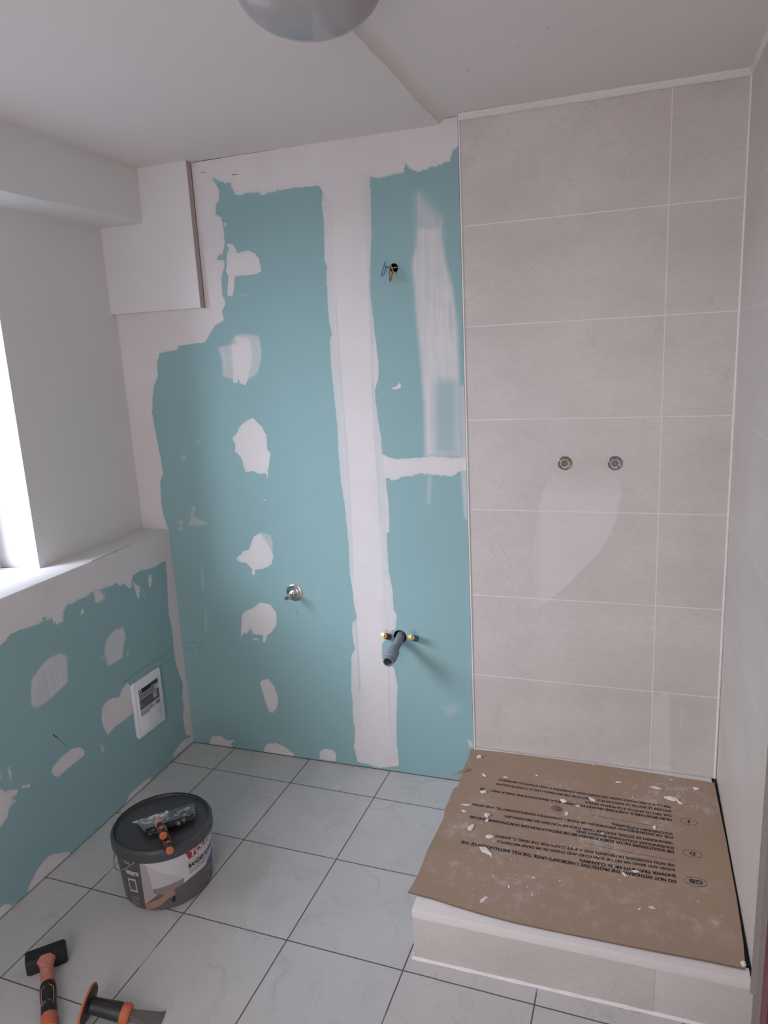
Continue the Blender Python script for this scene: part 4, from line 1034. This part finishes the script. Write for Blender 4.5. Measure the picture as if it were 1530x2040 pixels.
# ================================================================== ACCESS PANEL on the left wall
pc = [unp(*p, 0, XL+.012)[1:] for p in ((262.4, 1366.7), (316.3, 1329.4), (332.5, 1431.4), (278, 1474))]
pc = [Vector((a[0], a[1])) for a in pc]
cen = sum(pc, Vector((0, 0)))/4
eu = ((pc[1]-pc[0])+(pc[2]-pc[3])).normalized(); ev = Vector((-eu.y, eu.x)); ev = ev if ev.y > 0 else -ev
pw = ((pc[1]-pc[0]).length+(pc[2]-pc[3]).length)/2; ph = ((pc[0]-pc[3]).length+(pc[1]-pc[2]).length)/2
pan = empty('access_panel', (XL, cen.x, cen.y), label='white plastic access panel with black and grey sticker on the left board wall', cat='access panel')
def pp(u, v, w): d_ = eu*u+ev*v; return (w, d_.x, d_.y)
def rrect(w, h, r, n=6):
    out = []
    for cx, cy, a in ((w/2-r, h/2-r, 0), (-w/2+r, h/2-r, PI/2), (-w/2+r, -h/2+r, PI), (w/2-r, -h/2+r, 3*PI/2)):
        out += [(cx+r*math.cos(a+PI/2*i/n), cy+r*math.sin(a+PI/2*i/n)) for i in range(n+1)]
    return out
q = M(); q.loops([[pp(a, b, z) for a, b in rrect(pw-2*i_, ph-2*i_, .012)] for i_, z in ((0.001, .0008), (0, .004), (0, .0105), (.002, .0125), (.0035, .013))], MPV, smooth=False); q.done('frame', pan)
q = M(); q.loops([[pp(a, b-.004, z) for a, b in rrect(pw-.038-2*i_, ph-.040-2*i_, .004)] for i_, z in ((0, .0128), (0, .0142), (.001, .0150))], MPV, smooth=False); dr = q.done('door', pan)
q = M(); L0 = .0154; sw = pw-.052; x0 = -sw/2; yt = ph/2-.034
def rc(u0, v0, u1, v1, mat, w=L0): q.face([pp(u0, v0, w), pp(u1, v0, w), pp(u1, v1, w), pp(u0, v1, w)], mat)
rc(x0-.002, yt-.098, x0+sw+.002, yt+.002, ML['white'], L0-.0002)
rc(x0, yt-.018, x0+sw, yt, ML['black'])
rc(x0+.002, yt-.016, x0+.016, yt-.002, ML['white'], L0+.0002)
q.face([pp(x0+.004, yt-.014, L0+.0004), pp(x0+.014, yt-.014, L0+.0004), pp(x0+.009, yt-.004, L0+.0004)], ML['black'])
rc(x0+.07, yt-.015, x0+sw-.004, yt-.011, ML['gold'], L0+.0002)
for k in range(4): rc(x0+.002, yt-.0235-.0040*k, x0+sw*(.86 if k % 2 else .78), yt-.0212-.0040*k, ML['black'])
rc(x0, yt-.078, x0+sw, yt-.039, ML['shade'])
rc(x0+sw-.034, yt-.066, x0+sw-.014, yt-.044, ML['white'], L0+.0002); rc(x0+sw-.023, yt-.062, x0+sw-.019, yt-.046, ML['black'], L0+.0004)
n = 16
for i in range(n):
    a0_, a1_ = 2*PI*i/n, 2*PI*(i+1)/n; cx, cy = x0+.010, yt-.064
    q.face([pp(cx+.0045*math.cos(a0_), cy+.0045*math.sin(a0_), L0+.0003), pp(cx+.0045*math.cos(a1_), cy+.0045*math.sin(a1_), L0+.0003), pp(cx+.0055*math.cos(a1_), cy+.0055*math.sin(a1_), L0+.0003), pp(cx+.0055*math.cos(a0_), cy+.0055*math.sin(a0_), L0+.0003)], ML['white'])
for k in range(3): rc(x0+.002, yt-.0835-.003*k, x0+sw*.6, yt-.082-.003*k, ML['grey'])
rc(x0, yt-.105, x0+sw*.45, yt-.090, ML['grey'], L0+.0001)
for i in range(12):
    rc(x0+sw-.062+.0035*i*(1.5 if i > 6 else 1), yt-.098, x0+sw-.0605+.0035*i*(1.5 if i > 6 else 1), yt-.088, ML['black'])
for i in range(9): rc(x0+sw-.022+.0025*i, yt-.097, x0+sw-.0208+.0025*i, yt-.084, ML['black'])
q.done('sticker', dr, recalc=False, label='printed black, grey and white sticker')

# ================================================================== CEILING LAMP
lx, ly, lr = -.036, -1.018, .138
lamp = empty('ceiling_light', (lx, ly, HL), label='round grey-white glass dome ceiling light at the top of the picture', cat='ceiling light')
q = M(); q.lathe([(lr*.86, .012), (lr*.93, -.002), (lr*.93, -.018), (lr*.86, -.020)], MPV, seg=64); q.done('base_plate', lamp)
MLG = NT('frosted_lamp_glass'); MLG.set((.37, .35, .35), .16, 0, .5); MLG = MLG.m
q = M(); prof = [(lr*.90, -.016)]
for i in range(1, 22):
    a = PI/2*i/21; prof.append((lr*.97*math.cos(a)**.85 if i < 21 else .0001, -.020-.088*math.sin(a)))
q.lathe(prof, MLG, seg=72, cap=False); q.done('glass_dome', lamp, label='smooth frosted glass dome, unlit')
q = M(); q.lathe([(lr*.93, -.014), (lr, -.016), (lr*1.0, -.026), (lr*.965, -.030), (lr*.93, -.028)], simple('clear_rim', (.62, .62, .63), .12), seg=72, cap=False); q.done('rim', lamp)
for a in (-.18, PI+.18):
    q = M(); q.box((-.0015, -.006, -.034), (.0015, .006, -.010), MBP, Matrix.Rotation(a, 4, 'Z') @ Matrix.Translation((lr*1.001, 0, 0)))
    q.done('spring_clip', lamp)

# ================================================================== WATER FITTINGS
def rosette_valve():
    x, z = -.6795, .7005
    t = empty('angle_valve', (x, 0, z), label='chrome wall rosette with bronze pipe stub on the green board', cat='pipe fitting')
    q = M(); q.lathe([(.033, 0), (.033, .0022), (.0315, .0036), (.028, .0042), (.015, .0052), (.013, .010), (.0001, .010)], MCH, (0, 0, 0), (0, -1, 0), 40, cap=False); q.done('rosette', t, label='chrome rosette')
    q = M(); q.lathe([(.0125, .006), (.0125, .022), (.0095, .024), (.009, .034)], MCH, (0, 0, 0), (0, -1, 0), 6, smooth=False); q.done('hex_nut', t, label='chrome hexagonal nut')
    q = M(); q.lathe([(.0085, .03), (.0085, .060), (.0068, .062), (.0068, .070), (.0001, .070)], MBRZ, (0, 0, 0), (0, -1, 0), 24, cap=False)
    q.lathe([(.0092, .052), (.0092, .056)], MPV, (0, 0, 0), (0, -1, 0), 20); q.done('pipe_stub', t, label='bronze stub with white tape')
rosette_valve()
def supply(x, z, dx, dz, mat, label):
    t = empty('supply_stub', (x, 0, z), label=label, cat='pipe stub')
    a = Vector((0, .002, 0)); b = Vector((dx, -.052, dz)); ax = (b-a).normalized(); L = (b-a).length
    q = M(); q.lathe([(.0115, 0), (.0115, L*.50), (.009, L*.54)], mat, a, ax, 20)
    q.lathe([(.0122, L*.16), (.0122, L*.20)], mat, a, ax, 20); q.done('sleeve', t)
    q = M(); q.lathe([(.0085, L*.45), (.0085, L*.80)], MCH, a, ax, 20); q.done('nipple', t, label='metal threaded nipple')
    q = M(); q.lathe([(.0098, L*.76), (.0098, L*1.02), (.008, L*1.06)], MBR, a, ax, 6, smooth=False)
    q.lathe([(.0105, L*.76), (.0105, L*.84)], MBR, a, ax, 20); q.done('cap', t, label='brass blanking cap')
supply(-.3095, .5515, -.004, .030, simple('dark_red_sleeve', (.16, .02, .03), .4), 'brass-capped water stub in a dark red sleeve, left of the drain pipe')
supply(-.2065, .5530, -.004, .030, simple('blue_sleeve', (.05, .12, .28), .4), 'brass-capped water stub in a blue sleeve, right of the drain pipe')
t = empty('drain_pipe', (-.266, 0, .558), label='grey plastic drain pipe sticking out of a hole in the board', cat='pipe')
ax = Vector((.004, -.165, -.030)); L = ax.length; ax.normalize(); a = Vector((0, .035, .004))
q = M(); q.lathe([(.0165, 0), (.0165, .115)], MPVC, a, ax, 32); q.done('pipe', t)
b = Vector((.002, -.083, -.018))
q = M(); q.lathe([(.0168, -.010), (.0205, .002), (.0235, .012), (.0235, .050), (.0215, .056), (.0195, .058)], MPVC, b, ax, 36, cap=False); sk = q.done('socket', t, label='wider socket')
q = M(); q.lathe([(.0195, .056), (.0185, .074), (.0155, .0745), (.0150, .040), (.0148, .0), (.0001, .0)], MPVC, b, ax, 36, cap=False)
q.lathe([(.0147, .035), (.0001, .034)], MBLK, b, ax, 24, cap=False); q.done('open_end', sk)
def mixer_port(px, label, inner, chip):
    c = unp(*px, 1, YTL)
    t = empty('shower_mixer_port', (c[0], YTL, c[2]), label=label, cat='pipe fitting')
    q = M(); q.lathe([(.0218, 0), (.0218, .003), (.0195, .0042), (.0175, .0030), (.0125, .0030), (.0125, .006), (.0105, .006)], MCHD, (0, 0, 0), (0, -1, 0), 36, cap=False); q.done('flange', t, label='chrome ring')
    q = M(); q.lathe([(.0107, .001), (.0107, .0035), (.0001, .0035)], inner, (0, 0, 0), (0, -1, 0), 24, cap=False)
    q.lathe([(.006, .003), (.006, .006), (.0001, .006)], inner, (0, 0, 0), (0, -1, 0), 6, smooth=False, cap=False); q.done('plug', t)
    q = M()
    for k in range(5):
        a = chip+k*1.25; q.lathe([(.0018, .003), (.0018, .0052), (.001, .0056)], MBP if k % 2 else MCH, (.0150*math.cos(a), 0, .0150*math.sin(a)), (0, -1, 0), 10)
    q.done('screw', t)
mixer_port((1125, 922.5), 'round chrome shower mixer port with brass plug, left of the pair on the tiles', simple('dull_brass', (.20, .12, .05), .5, .3), .1)
mixer_port((1225, 922.5), 'round chrome shower mixer port with steel plug, right of the pair on the tiles', simple('dull_steel', (.17, .155, .15), .5, .4), 4.2)

# ================================================================== ELECTRIC WIRES
w = empty('electric_wires', (-.2262, 0, 1.837), label='blue, red and yellow-green wires poking out of the round hole in the board', cat='wires')
kw = lambda x, y, dep: (lambda p: (p[0]+.2262, p[1], p[2]-1.837))(unp(740+x/15.3, 500+y/15.3, 1, -dep))
def wire(name, pts, mat, label):
    q = M(); q.tube(spline([kw(*p) for p in pts], 8), .0016, mat, 8); q.done(name, w, label=label)
wire('blue_wire', [(690, 500, -.03), (600, 515, .002), (450, 490, .022), (425, 455, .026), (430, 560, .028), (385, 690, .030), (310, 765, .03), (300, 730, .03), (350, 560, .028), (420, 310, .026)], simple('blue_insulation', (.03, .16, .36), .4), 'blue looped wire')
wire('red_wire', [(660, 520, -.03), (600, 560, .004), (545, 575, .018), (555, 700, .022), (560, 930, .024), (590, 860, .022), (630, 690, .016), (630, 590, .006)], simple('red_insulation', (.38, .05, .05), .4), 'red looped wire')
wire('earth_wire', [(570, 400, -.03), (600, 450, .004), (640, 560, .012), (690, 660, .018), (715, 760, .020), (735, 900, .022), (700, 960, .022), (665, 900, .022), (665, 760, .018), (690, 680, .008)], simple('yellow_green_insulation', (.50, .52, .14), .4), 'yellow-green looped wire')
wire('grey_wire', [(790, 495, .001), (700, 510, .006), (600, 520, .010), (520, 520, .018)], simple('pale_wire', (.42, .38, .36), .5), 'pale bare wire across the hole')
